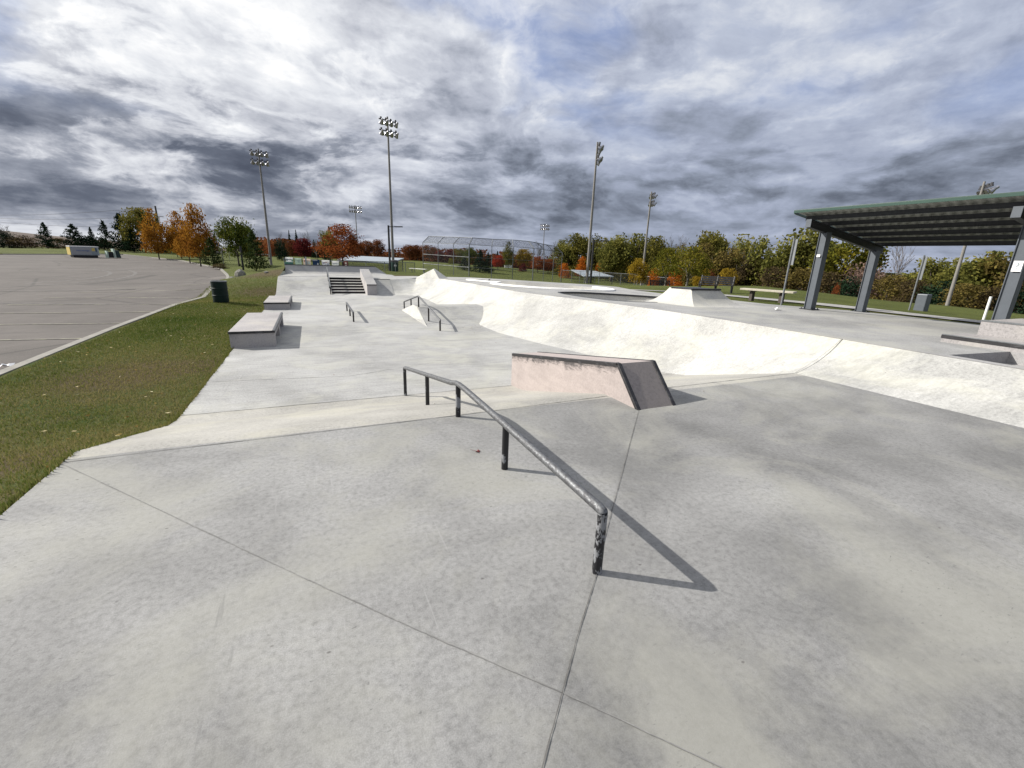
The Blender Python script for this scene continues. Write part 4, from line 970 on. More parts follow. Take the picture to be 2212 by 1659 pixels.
mast('floodlight mast at the edge of the deck near the right dugout', 1267, 612, 307, 40, R_(60), 2)
mast('floodlight mast among the small yellow trees', 1384, 625, 414, 55, R_(70), 2, tk=.8)
mast('distant slim floodlight mast behind the red maple', 774, 560, 443, 105, R_(5), 2, n=6, wsp=.5)
mast('distant slim floodlight mast behind the backstop', 1171, 590, 483, 120, R_(5), 2, n=6, wsp=.5)
mast('floodlight mast seen past the shelter roof', 2045, 662, 392, 30, R_(40), 2, tk=.6)
p = bearing(2066, 590, 30)
# dark lamp posts
def lamp_post(label, px, pyb, pyt, dep, rz, arm=True):
    p = bearing(px, pyb, dep); x, y = p[0], p[1]; z0 = ground_z(x, y); zt = height_at(px, pyt, x, y); t = thing('lamp_post', label, 'street lamp', (x, y, z0))
    q = MB(); q.tube([(x, y, z0 - .2), (x, y, zt)], [.10, .085], 12); q.build('pole', 'black_paint', t, smooth=True)
    c, s_ = math.cos(rz), math.sin(rz)
    q = MB(); q.bar((x, y, zt - .12), (x + .8 * c, y + .8 * s_, zt - .1), .07, .06); q.bar((x + .55 * c, y + .55 * s_, zt - .1), (x + 1.25 * c, y + 1.25 * s_, zt - .08), .30, .08); q.build('lamp_head', 'black_paint', t)
lamp_post('black lamp post standing close against the tallest floodlight mast', 843, 585, 487, 40.5, R_(-22))
lamp_post('black lamp post with a flat lamp head beside the deck edge mast', 1275, 614, 517, 38.5, R_(-25))
p = bearing(2048, 600, 27)
def small_post(label, px, pyb, pyt, dep, mat, r):
    p = bearing(px, pyb, dep); x, y = p[0], p[1]; z0 = ground_z(x, y); zt = height_at(px, pyt, x, y); q = MB(); q.tube([(x, y, z0 - .2), (x, y, zt)], r, 8); tag(q.build('post', mat, smooth=True), label, 'post')
small_post('plain dark post between the rounded yellow green tree and the small pine', *Z1(1928, 572), Z1(0, 380)[1], 43, 'black_paint', .09)
small_post('thin pale post on the lawn left of the rounded yellow green tree', *Z1(1767, 490), Z1(0, 390)[1], 60, 'galvanised', .05)
small_post('slanting pale post at the edge of the far shrubs on the left', *Z1(372, 390), Z1(0, 325)[1], 100, 'white_paint', .2)
# utility pole and wires
p = bearing(*Z1(1290, 410), 120); x, y = p[0], p[1]; z0 = ground_z(x, y); zt = height_at(*Z1(1284, 66), x, y)
t = thing('utility_pole', 'tall dark wooden utility pole behind the orange trees', 'utility pole', (x, y, z0))
q = MB(); q.tube([(x, y, z0 - .5), (x, y, zt)], [.26, .2], 10); q.build('pole', 'utility_wood', t, smooth=True)
q = MB(); q.bar((x - .2, y, zt - 2.6), (x + 1.4, y + .2, zt - 2.6), .14, .14); q.build('crossarm', 'utility_wood', t)
UP = (x, y, zt)
for i, (za, zb_) in enumerate(((.2, -60), (2.4, -60), (5.2, 40), (8.8, 150), (9.2, 165))):
    pa = bearing(-120, Z1(0, 235 - 40 + i * 11)[1] - (20 if i < 3 else 0), 150)
    pz = [UP[0], UP[1], UP[2] - za]; q = MB(); n = 14
    pl = [(pz[0] + (pa[0] - pz[0]) * k / n, pz[1] + (pa[1] - pz[1]) * k / n, pz[2] + (pa[2] - pz[2]) * k / n - 1.2 * (1 - (2 * k / n - 1) ** 2)) for k in range(n + 1)]
    q.tube(pl, .035 if i < 3 else .07, 5); tag(q.build('power_line', 'wire_black'), ['topmost thin power line from the utility pole', 'second power line down from the utility pole', 'middle power line leaving the utility pole to the left', 'upper of the two low thick cables left of the utility pole', 'lowest thick cable left of the utility pole'][i], 'power line', 'overhead lines left of the utility pole')
p = bearing(*ZM(1258, 640), 110); x, y = p[0], p[1]; z0 = ground_z(x, y); zt = height_at(*ZM(1258, 148), x, y)
t = thing('utility_pole', 'distant utility pole behind the pale willow left of the red maple', 'utility pole', (x, y, z0)); q = MB(); q.tube([(x, y, z0), (x, y, zt)], .2, 8); q.build('pole', 'utility_wood', t, smooth=True); q = MB(); q.bar((x, y, zt - .6), (x + 1.4, y, zt - .6), .15, .15); q.build('crossarm', 'utility_wood', t)

# ------------------------------------------------------------------ container, cabinet, bin, car
def facing(pa, pb, dep, k):      # a wall through two sight lines, nearly square to the view
    A = Vector(bearing(*pa, dep)[:2]); B = Vector(bearing(*pb, dep)[:2]); u = A.normalized(); d = (Vector((u.y, -u.x)) + u * k).normalized()
    L = -(A.x * B.y - A.y * B.x) / (d.x * B.y - d.y * B.x); return A, d, Vector((-d.y, d.x)), L
A, d, nn, L = facing(Z1(572, 470), Z1(795, 472), 66, .2)
z0 = ground_z(*A) + .25; H = height_at(*Z1(556, 384), *A) - z0
t = thing('storage_container', 'long white and yellow container at the far side of the car park', 'container', (*A, z0))
lp = lambda u, v, z: (*(A + d * u + nn * v), z0 + z)
q = MB(); q.hexa([lp(0, 0, 0), lp(L, 0, 0), lp(L, 1.9, 0), lp(0, 1.9, 0)], [lp(0, 0, H), lp(L, 0, H), lp(L, 1.9, H), lp(0, 1.9, H)]); q.build('body', 'white_metal', t, bevel=.05)
q = MB(); q.hexa([lp(-.02, .02, .05), lp(-.06, .02, .05), lp(-.06, 1.88, .05), lp(-.02, 1.88, .05)], [lp(-.02, .02, H - .08), lp(-.06, .02, H - .08), lp(-.06, 1.88, H - .08), lp(-.02, 1.88, H - .08)]); q.build('end_panel', 'yellow_paint', t)
def plate(u0, u1, za, zb2, mat, name, o=.012): q = MB(); q.hexa([lp(u0, -o - .02, za), lp(u1, -o - .02, za), lp(u1, -o, za), lp(u0, -o, za)], [lp(u0, -o - .02, zb2), lp(u1, -o - .02, zb2), lp(u1, -o, zb2), lp(u0, -o, zb2)]); return q.build(name, mat, t)
plate(L * .06, L * .70, H * .08, H * .92, 'sign_back', 'side_panel'); plate(L * .74, L * .86, H * .52, H * .9, 'yellow_paint', 'picture_panel'); plate(L * .87, L * .93, H * .45, H * .9, 'navy_panel', 'picture_panel'); plate(L * .74, L * .93, H * .1, H * .42, 'print_grey', 'picture_panel')
q = MB(); q.hexa([lp(.2, .1, -.3), lp(L - .2, .1, -.3), lp(L - .2, 1.8, -.3), lp(.2, 1.8, -.3)], [lp(.2, .1, -.004), lp(L - .2, .1, -.004), lp(L - .2, 1.8, -.004), lp(.2, 1.8, -.004)]); q.build('chassis', 'black_paint', t)
q = MB(); q.hexa([lp(-.05, -.05, H + .003), lp(L + .05, -.05, H + .003), lp(L + .05, 1.95, H + .003), lp(-.05, 1.95, H + .003)], [lp(-.05, -.05, H + .12), lp(L + .05, -.05, H + .12), lp(L + .05, 1.95, H + .12), lp(-.05, 1.95, H + .12)]); q.build('top_rail', 'white_paint', t)
ang = math.atan2(d.y, d.x)
Mx = Matrix.Translation(Vector((*(d * L * .42 - nn * .06), H * .58))) @ Matrix.Rotation(ang, 4, 'Z') @ Matrix.Rotation(R_(90), 4, 'X')
text_part('lettering', 'mini storage', .30, Mx, 'print_blue', t)
# bin enclosure next to it
A, d, nn, L = facing(Z1(850, 470), Z1(960, 470), 68, .25); lp = lambda u, v, z: (*(A + d * u * L / 5.0 + nn * v * .5), z0 + z * .68)
z0 = ground_z(*A)
t = thing('bin_enclosure', 'small dark bin enclosure with pale green side boards by the container', 'enclosure', (*A, z0))
q = MB(); q.hexa([lp(0, -.3, 0), lp(.55, -.3, 0), lp(.55, 1.4, 0), lp(0, 1.4, 0)], [lp(0, -.3, 1.5), lp(.55, -.3, 1.5), lp(.55, 1.4, 1.5), lp(0, 1.4, 1.5)]); q.build('side_board', 'pale_green_paint', t)
q = MB(); q.hexa([lp(.56, 0, 0), lp(2.4, 0, 0), lp(2.4, 1.3, 0), lp(.56, 1.3, 0)], [lp(.56, 0, 1.35), lp(2.4, 0, 1.35), lp(2.4, 1.3, 1.35), lp(.56, 1.3, 1.35)]); q.build('dark_bin', 'rubber', t, bevel=.05)
q = MB(); q.hexa([lp(2.45, -.6, 0), lp(3.1, -.6, 0), lp(3.1, 1.4, 0), lp(2.45, 1.4, 0)], [lp(2.3, -.6, 2.0), lp(2.95, -.6, 2.0), lp(2.95, 1.4, 2.0), lp(2.3, 1.4, 2.0)]); q.build('side_board', 'pale_green_paint', t)
q = MB(); q.hexa([lp(3.2, -.4, 0), lp(5.0, -.4, 0), lp(5.0, 1.2, 0), lp(3.2, 1.2, 0)], [lp(3.2, -.4, 1.7), lp(4.5, -.4, 1.6), lp(4.5, 1.2, 1.6), lp(3.2, 1.2, 1.7)]); q.build('green_bin', 'bin_green', t, bevel=.08)
# litter bin by the tallest mast
p = bearing(853, 584, 40); x, y = p[0], p[1]; z0 = ground_z(x, y)
t = thing('litter_bin', 'dark green litter bin at the foot of the tallest mast', 'bin', (x, y, z0))
q = MB(); q.lathe([(.27, -.02), (.3, .02), (.33, .85), (.30, .86)], (x, y, z0), 20); q.build('body', 'bin_green', t, smooth=True); q = MB(); q.lathe([(.345, .861), (.345, .93), (.27, .99), (.1, 1.01)], (x, y, z0), 20); q.build('lid', 'black_paint', t, smooth=True)
q = MB(); q.box((x - .09, y - .34, z0 + .45), (x + .09, y - .325, z0 + .6)); q.build('sticker', 'paper', t)
# parked car far off
p = bearing(*Z2(785, 350), 150); x, y = p[0], p[1]; z0 = ground_z(x, y) ; zc = height_at(*Z2(785, 362), x, y) - .1
t = thing('parked_car', 'distant white car half hidden behind the trees left of the red maple', 'car', (x, y, zc))
sd = [(-2.1, .35), (-2.1, .8), (-1.5, .95), (-.9, 1.42), (.7, 1.42), (1.3, .98), (2.1, .85), (2.15, .4)]
q = MB(); q.add([(x + a_, y - .85, zc + b_) for a_, b_ in sd] + [(x + a_, y + .85, zc + b_) for a_, b_ in sd], [tuple(range(8)), tuple(range(15, 7, -1))] + [(i, 8 + i, 8 + (i + 1) % 8, (i + 1) % 8) for i in range(8)]); q.build('body', 'car_white', t, bevel=.06)
q = MB(); q.add([(x + a_, y - .862, zc + b_) for a_, b_ in ((-1.3, .98), (-.85, 1.34), (.65, 1.34), (1.1, 1.0))], [(0, 1, 2, 3)]); q.build('window', 'car_glass', t)
for u in (-1.3, 1.3):
    q = MB(); q.tube([(x + u, y - .88, zc + .33), (x + u, y - .66, zc + .33)], .33, 16); q.build('wheel', 'rubber', t)

# ------------------------------------------------------------------ fences, backstop, dugouts
def panel(name, quad, mat, parent):     # chain-link cloth with metric UVs
    me = bpy.data.meshes.new(name); off = PB.get(parent.name); me.from_pydata([tuple(Vector(v) - off) for v in quad], [], [(0, 1, 2, 3)]); me.materials.append(MATS[mat])
    uv = me.uv_layers.new(); a, b, c, d = [Vector(v) for v in quad]; w = (b - a).length; h = (d - a).length
    for l, v in zip(uv.data, ((0, 0), (w, 0), (w, h), (0, h))): l.uv = v
    o = bpy.data.objects.new(name, me); COL.objects.link(o); o.parent = parent; return o
def fence(name, label, pts, h, mat='chain_link', step=2.4, r=.03, rails=(1.0,), cat='fence'):
    t = thing(name, label, cat, pts[0])
    for a, b in zip(pts, pts[1:]):
        a, b = Vector(a), Vector(b); n = max(1, round((b - a).length / step))
        for k in range(n + (1 if b == Vector(pts[-1]) else 0)):
            p = a.lerp(b, k / n); q = MB(); q.tube([p - Vector((0, 0, .1)), p + Vector((0, 0, h))], r * 1.25, 8); q.build('post', 'galvanised', t, smooth=True)
        for f in rails:
            q = MB(); q.tube([a + Vector((0, 0, h * f)), b + Vector((0, 0, h * f))], r, 8); q.build('rail', 'galvanised', t, smooth=True)
        panel('mesh_panel', [a + Vector((0, 0, .05)), b + Vector((0, 0, .05)), b + Vector((0, 0, h)), a + Vector((0, 0, h))], mat, t)
    return t
# fence behind the quarter pipe carrying small banners
fy = 36.6; fl = [(-1.75, fy, .42), (1.2, fy + .2, .36), (4.2, fy + .5, .2)]
hh = 1.02 - .42
hf = .62
fence('chain_fence', 'chain link fence with small banners behind the quarter pipe', [(-1.76, fy, .35), (2.4, fy + .1, .20)], .70, 'chain_link_dark', 1.25, .025)
def banner(label, u, w, h, zc_, body, marks, txt=None):
    x = u; y = fy - .06; t = thing('banner', label, 'banner', (x, y, zc_), 'small banners hung on the fence')
    q = MB(); P = [[(x - w / 2 + w * i / 6, y - .01 * math.sin(i * 1.3), zc_ - h / 2 + h * j / 3) for j in range(4)] for i in range(7)]; q.grid(P); pb = q.build('cloth', body, t, fixn=False)
    so = pb.modifiers.new('thickness', 'SOLIDIFY'); so.thickness = .006
    for (a0, b0, a1, b1, mt) in marks:
        q = MB(); q.box((x + a0 * w, y - .024, zc_ + b0 * h), (x + a1 * w, y - .020, zc_ + b1 * h)); q.build('print', mt, t)
    if txt: text_part('lettering', txt[0], txt[1], Matrix.Translation(Vector((x + txt[3] * w, y - .028, zc_ + txt[4] * h)) - Vector((x, y, zc_))) @ Matrix.Rotation(R_(90), 4, 'X'), txt[2], t)
    return t
def on_fence(a, b):
    v = CX @ np.array([*(np.array(((1040 + a / 4.809) / 1.8228, (860 + b / 4.809) / 1.8228)) - [1106, 829.5]), F]); s_ = (fy - .06) / v[1]; return v[0] * s_, EYE + v[2] * s_
bn = [('white banner with a dark round emblem, leftmost on the fence', 478, 780, 100, 70, 'white_cloth', [(-.42, -.22, -.22, .2, 'print_grey'), (.3, -.4, .47, .05, 'print_green')], ('TEAM', .1, 'print_grey', .1, 0)),
      ('pale green banner with a faint round emblem, second from the left', 645, 812, 92, 95, 'mint_cloth', [(-.1, -.2, .22, .16, 'pale_green_paint')], None),
      ('cream and pink banner behind a small post, third from the left', 812, 830, 105, 105, 'cream_cloth', [(-.35, .05, -.05, .3, 'print_red'), (.08, -.28, .4, .1, 'mint_panel')], None),
      ('dark blue picture banner in the middle of the fence', 985, 836, 100, 90, 'navy_cloth', [(-.5, .3, .2, .48, 'sign_back'), (.15, -.5, .3, -.1, 'white_paint')], None),
      ('white banner with blue slanted letters inside a red and blue arc', 1166, 850, 112, 98, 'white_cloth', [], ('OHL', .2, 'print_blue', .04, -.14)),
      ('plain white banner with faint grey lines', 1350, 858, 104, 88, 'white_cloth', [(-.4, .02, .4, .06, 'print_grey'), (-.4, -.1, .4, -.07, 'print_green')], None),
      ('dark red banner with pale spots right of the maple trunk', 1547, 865, 62, 92, 'dark_red_cloth', [(-.2, .0, .2, .3, 'cream_panel'), (-.2, -.4, .2, -.15, 'cream_panel')], None)]
for lab, a, b, w, h, body, mk, tx in bn:
    x, z = on_fence(a, b); k = 36.6 * 1.08 / (F * 4.809 * 1.8228)
    bt = banner(lab, x, w * k, h * k, z, body, mk, tx)
    if tx and tx[0] == 'OHL':
        for (rr, mt, a0, a1) in ((.47, 'print_blue', 100, 255), (.43, 'print_red', 60, 150)):
            q = MB(); q.tube([(x + rr * w * k * math.cos(R_(g)), fy - .084, z - .18 * h * k + rr * .75 * h * k * math.sin(R_(g))) for g in range(a0, a1, 8)], .012, 6); q.build('print', mt, bt)
x, z = on_fence(790, 790); q = MB(); q.box((x - .05, fy - .16, .3), (x + .05, fy - .10, z + .22)); tag(q.build('marker_post', 'white_metal', bevel=.01), 'pale square post in front of the cream banner', 'post')
x, z = on_fence(430, 840); q = MB(); q.box((x - .12, fy - .35, .25), (x + .42, fy - .12, z + .06)); tag(q.build('storage_box', 'teal_paint', bevel=.02), 'teal box at the left end of the banner fence', 'box')
# low field fence to the right
def ground_line(pl, n=1): return [(x, y, ground_z(x, y)) for x, y in pl]
fence('field_fence', 'low chain link fence running from the banner fence past the left dugout', [(2.4, 36.9, .15), (5.5, 38.5, .1), (8.6, 41.5, .05)], .85, 'chain_link', 1.55, .022)
# backstop
bs_ = [(165, 560, 275, 67, 208, 232), (310, 575, 285, 65.3, 350, 232), (457, 590, 285, 63.6, 505, 235), (606, 605, 295, 62, 638, 238), (822, 617, 320, 62.3, 826, 250), (1025, 627, 326, 61.9, 1029, 262), (1220, 636, 330, 63, 1214, 275), (1322, 640, 342, 65, 1305, 308), (1412, 644, 352, 67.5, 1385, 316), (1492, 646, 372, 70, 1480, 338)]
t = thing('backstop', 'tall chain link baseball backstop with a bent over top', 'backstop fence', tuple(bearing(*Z4(822, 617), 62.3)))
BP, TP, OP = [], [], []
for (a, b, tp_, dp, oa, ob) in bs_:
    p = bearing(*Z4(a, b), dp); BP.append(Vector(p))
    zt = height_at(*Z4(a, tp_), p[0], p[1]); TP.append(Vector((p[0], p[1], p[2] + 4.55)))
cen = sum(BP, Vector((0, 0, 0))) / len(BP); inward = (Vector(bearing(*Z4(822, 500), 80)) - Vector(bearing(*Z4(822, 500), 62))).normalized(); inward.z = 0
for i in range(len(BP)):
    nxt = BP[min(i + 1, len(BP) - 1)] - BP[max(i - 1, 0)]; nrm = Vector((-nxt.y, nxt.x, 0)).normalized()
    if nrm.dot(inward) < 0: nrm = -nrm
    OP.append(TP[i] + nrm * 1.3 + Vector((0, 0, .95)))
for i in range(len(BP)):
    q = MB(); k = .075 if i in (3, 6) else .05; q.tube([BP[i] - Vector((0, 0, .2)), TP[i], OP[i]], k, 8); q.build('post', 'galvanised', t, smooth=True)
for i in range(len(BP) - 1):
    panel('mesh_panel', [BP[i], BP[i + 1], TP[i + 1], TP[i]], 'chain_link', t); panel('top_panel', [TP[i], TP[i + 1], OP[i + 1], OP[i]], 'chain_link_screen', t)
    for A_, k in ((TP, .035), (OP, .045)):
        q = MB(); q.tube([A_[i], A_[i + 1]], k, 6); q.build('rail', 'galvanised', t, smooth=True)
    for f in (.33, .63):
        q = MB(); q.tube([BP[i].lerp(TP[i], f), BP[i + 1].lerp(TP[i + 1], f)], .045 if i < 3 else .02, 6); q.build('rail', 'galvanised', t, smooth=True)
    if i < 3: q = MB(); q.tube([BP[i] + Vector((0, 0, .1)), BP[i + 1] + Vector((0, 0, .1))], .05, 6); q.build('rail', 'galvanised', t, smooth=True)
# long field fence beyond
pl = [bearing(*Z4(1500, 650), 70), bearing(*Z4(1560, 655), 72)]
def fence_px(name, label, pts_, h, step=3, mat='chain_link'):
    P_ = []
    for (x, y, dp) in pts_: p = bearing(x, y, dp); P_.append((p[0], p[1], ground_z(p[0], p[1])))
    return fence(name, label, P_, h, mat, step, .03)
fence_px('field_fence', 'chain link fence running right from the backstop past the right dugout', [(*Z4(1500, 648), 70), (*Z4(1860, 660), 66), (*Z4(2290, 690), 62)], 1.9)
fence_px('field_fence', 'far chain link fence along the foot of the orange shrubs', [(*Z5(820, 600), 66), (*Z5(1250, 610), 60)], 1.7)
fence_px('field_fence', 'chain link fence on the lawn behind the pine and rounded tree', [(*Z1(1720, 478), 75), (*Z1(2130, 492), 72)], 1.2)
# dugouts
def dugout(label, corners, zr, drop, name='dugout'):
    pts_ = [bearing(*c, d_) for c, d_ in corners]; t = thing(name, label, 'dugout', (pts_[0][0], pts_[0][1], ground_z(pts_[0][0], pts_[0][1])))
    q = MB(); top = [Vector(p) for p in pts_]; q.hexa([p - Vector((0, 0, .14)) for p in top], top); q.build('roof', 'white_metal', t)
    for i in range(4):
        p = top[i]; c = sum(top, Vector()) / 4; p = p.lerp(c, .05); zb = min(ground_z(p.x, p.y), p.z - 1.9); q = MB(); q.tube([(p.x, p.y, zb), (p.x, p.y, p.z - .14)], .05, 8); q.build('post', 'galvanised', t, smooth=True)
    a, b = top[2].lerp(c, .06), top[3].lerp(c, .06); panel('mesh_panel', [a - Vector((0, 0, 2.1)), b - Vector((0, 0, 2.1)), b - Vector((0, 0, .3)), a - Vector((0, 0, .3))], 'chain_link_dark', t)
    a, b = top[0].lerp(c, .06), top[1].lerp(c, .06); panel('mesh_panel', [a - Vector((0, 0, 2.1)), b - Vector((0, 0, 2.1)), b - Vector((0, 0, .3)), a - Vector((0, 0, .3))], 'chain_link', t)
    q = MB(); m0 = top[2].lerp(c, .35); m1 = top[3].lerp(c, .35); q.bar(m0 - Vector((0, 0, 1.75)), m1 - Vector((0, 0, 1.75)), .3, .06); q.build('bench', 'wood_dark', t)
dugout('white roofed dugout behind the red maple', [((728, 561), 50), ((842, 568), 50), ((873, 557.5), 56), ((748, 551.5), 56)], 0, 0)
dugout('white roofed dugout beside the deck edge mast', [((1262, 596), 66), ((1326, 597), 66), ((1287, 585.5), 73), ((1234, 582.5), 73)], 0, 0)
# white field bench behind the hip
a, b = bearing(886, 598, 46), bearing(921, 601, 45); t = thing('field_bench', 'long white plank bench on the grass left of the pointed hip', 'bench', tuple(a))
A, B_ = Vector(a), Vector(b); A.z = ground_z(A.x, A.y) + .4; B_.z = ground_z(B_.x, B_.y) + .4
q = MB(); q.bar(A, B_, .3, .06); q.build('plank', 'white_paint', t)
for f in (.12, .88): p = A.lerp(B_, f); q = MB(); q.tube([p - Vector((0, 0, .5)), p], .04, 8); q.build('leg', 'galvanised', t)
# far notice board
p = bearing(*Z4(985, 512), 105); x, y = p[0], p[1]; z0 = p[2]; gzv = ground_z(x, y)
t = thing('notice_board', 'small white scoreboard on posts seen through the backstop', 'scoreboard', (x, y, gzv)); q = MB(); q.box((x - .95, y - .05, z0 + .2), (x + .95, y + .05, z0 + 1.1)); q.build('panel', 'white_paint', t)
for u in (-.6, .6): q = MB(); q.tube([(x + u, y + .08, gzv - .2), (x + u, y + .08, z0 + .9)], .06, 6); q.build('post', 'utility_wood', t)
q = MB()
for u in (-.55, -.1, .4): q.box((x + u - .12, y - .062, z0 + .5), (x + u + .12, y - .052, z0 + .8))
q.build('print', 'print_grey', t)
p = bearing(*ZM(1500, 905), 47)

# ------------------------------------------------------------------ trees (unit height and width, scaled per tree)
def fill(C):
    C = np.array(C); lo = np.percentile(C[:, 2], 1); hi = np.percentile(C[:, 2], 99.2); z0 = max(0, lo); C[:, 2] = z0 + (C[:, 2] - lo) * (1.0 - z0) / (hi - lo)
    C[:, 2] = np.minimum(C[:, 2], 1.03); k = .5 / np.percentile(np.hypot(C[:, 0], C[:, 1]), 95); C[:, :2] *= k; return C
def quads(C, size, tint, flat=0.0, r=None):
    r = r or rng; n = len(C); u = r.normal(size=(n, 3)); u /= np.linalg.norm(u, axis=1, keepdims=True); w = r.normal(size=(n, 3)); w[:, 2] += flat; v = np.cross(u, w); v /= np.linalg.norm(v, axis=1, keepdims=True)
    s_ = size * r.uniform(.6, 1.35, (n, 1)); a = u * s_; b = v * s_ * .62
    V_ = np.stack([C - a, C + b * .9, C + a, C - b], 1).reshape(-1, 3); return V_, np.arange(4 * n).reshape(n, 4), tint
def crown(env, z0, nc, per, cr, leaf, seed, shell=.55, gap=.0):
    r = np.random.default_rng(seed); C = []; T = []; cen = []
    while len(cen) < nc:
        h = r.random(); rad = env(h)
        if r.random() > rad / .52: continue
        a = r.random() * 6.283; d = rad * (1 - (1 - shell) * r.random() ** 1.2) * (.25 + .75 * r.random() ** .4); cen.append((d * math.cos(a), d * math.sin(a), z0 + (1 - z0) * h))
    for c in cen:
        s_ = cr * r.uniform(.6, 1.3); k = int(per * r.uniform(.5, 1.4)); g = r.normal(size=(k, 3)) * s_ * .5; g[:, 2] *= .75; C.append(np.array(c) + g); T.append(np.clip(r.random() * .75 + r.normal(0, .14, k) + .12, 0, 1))
    C = np.concatenate(C); T = np.concatenate(T); ok = (C[:, 2] < 1.02) & (C[:, 2] > z0 - .03); C, T = C[ok], T[ok]
    V_, F_, T = quads(fill(C), leaf, T, 0, r); return leafmesh('crown', V_, F_, T, 'leaf_green'), cen
def trunk_mesh(cen, r0, h0, seed, top=.8, lean=.03, limbs=12, bark='bark', forks=None):
    rg = random.Random(seed); q = MB(); lx, ly = rg.uniform(-lean, lean), rg.uniform(-lean, lean); ax = lambda z: (lx * z, ly * z, z)
    if forks:
        q.tube([(0, 0, -.03), ax(h0 * .5), ax(h0)], [r0 * 1.25, r0, r0 * .9], 8)
        for (fx, fy, fz) in forks: q.tube([ax(h0 * .96), (fx * .45, fy * .45, h0 + (fz - h0) * .4), (fx, fy, fz)], [r0 * .75, r0 * .55, r0 * .12], 7)
    else: q.tube([(0, 0, -.03), ax(h0 * .5), ax(h0), ax((h0 + top) / 2), ax(top)], [r0 * 1.3, r0, r0 * .85, r0 * .5, r0 * .12], 8)
    for c in rg.sample(cen, min(limbs, len(cen))) if cen else []:
        zb = max(h0 * .8, min(top * .9, c[2] - .45 * math.hypot(c[0], c[1]) - .05)); b = ax(zb); q.tube([b, ((b[0] + c[0]) / 2 + rg.uniform(-.02, .02), (b[1] + c[1]) / 2, (b[2] + c[2]) / 2 + .02), c], [r0 * .42, r0 * .26, r0 * .07], 5)
    me = bpy.data.meshes.new('trunk'); me.from_pydata(q.v, [], q.f); me.materials.append(MATS[bark]); me.shade_smooth(); return me
el = lambda lo, p=.5: (lambda h: .5 * math.sin(math.pi * min(1, max(0, lo + (1 - lo) * h) ** .8)) ** p)
PROTO = {}
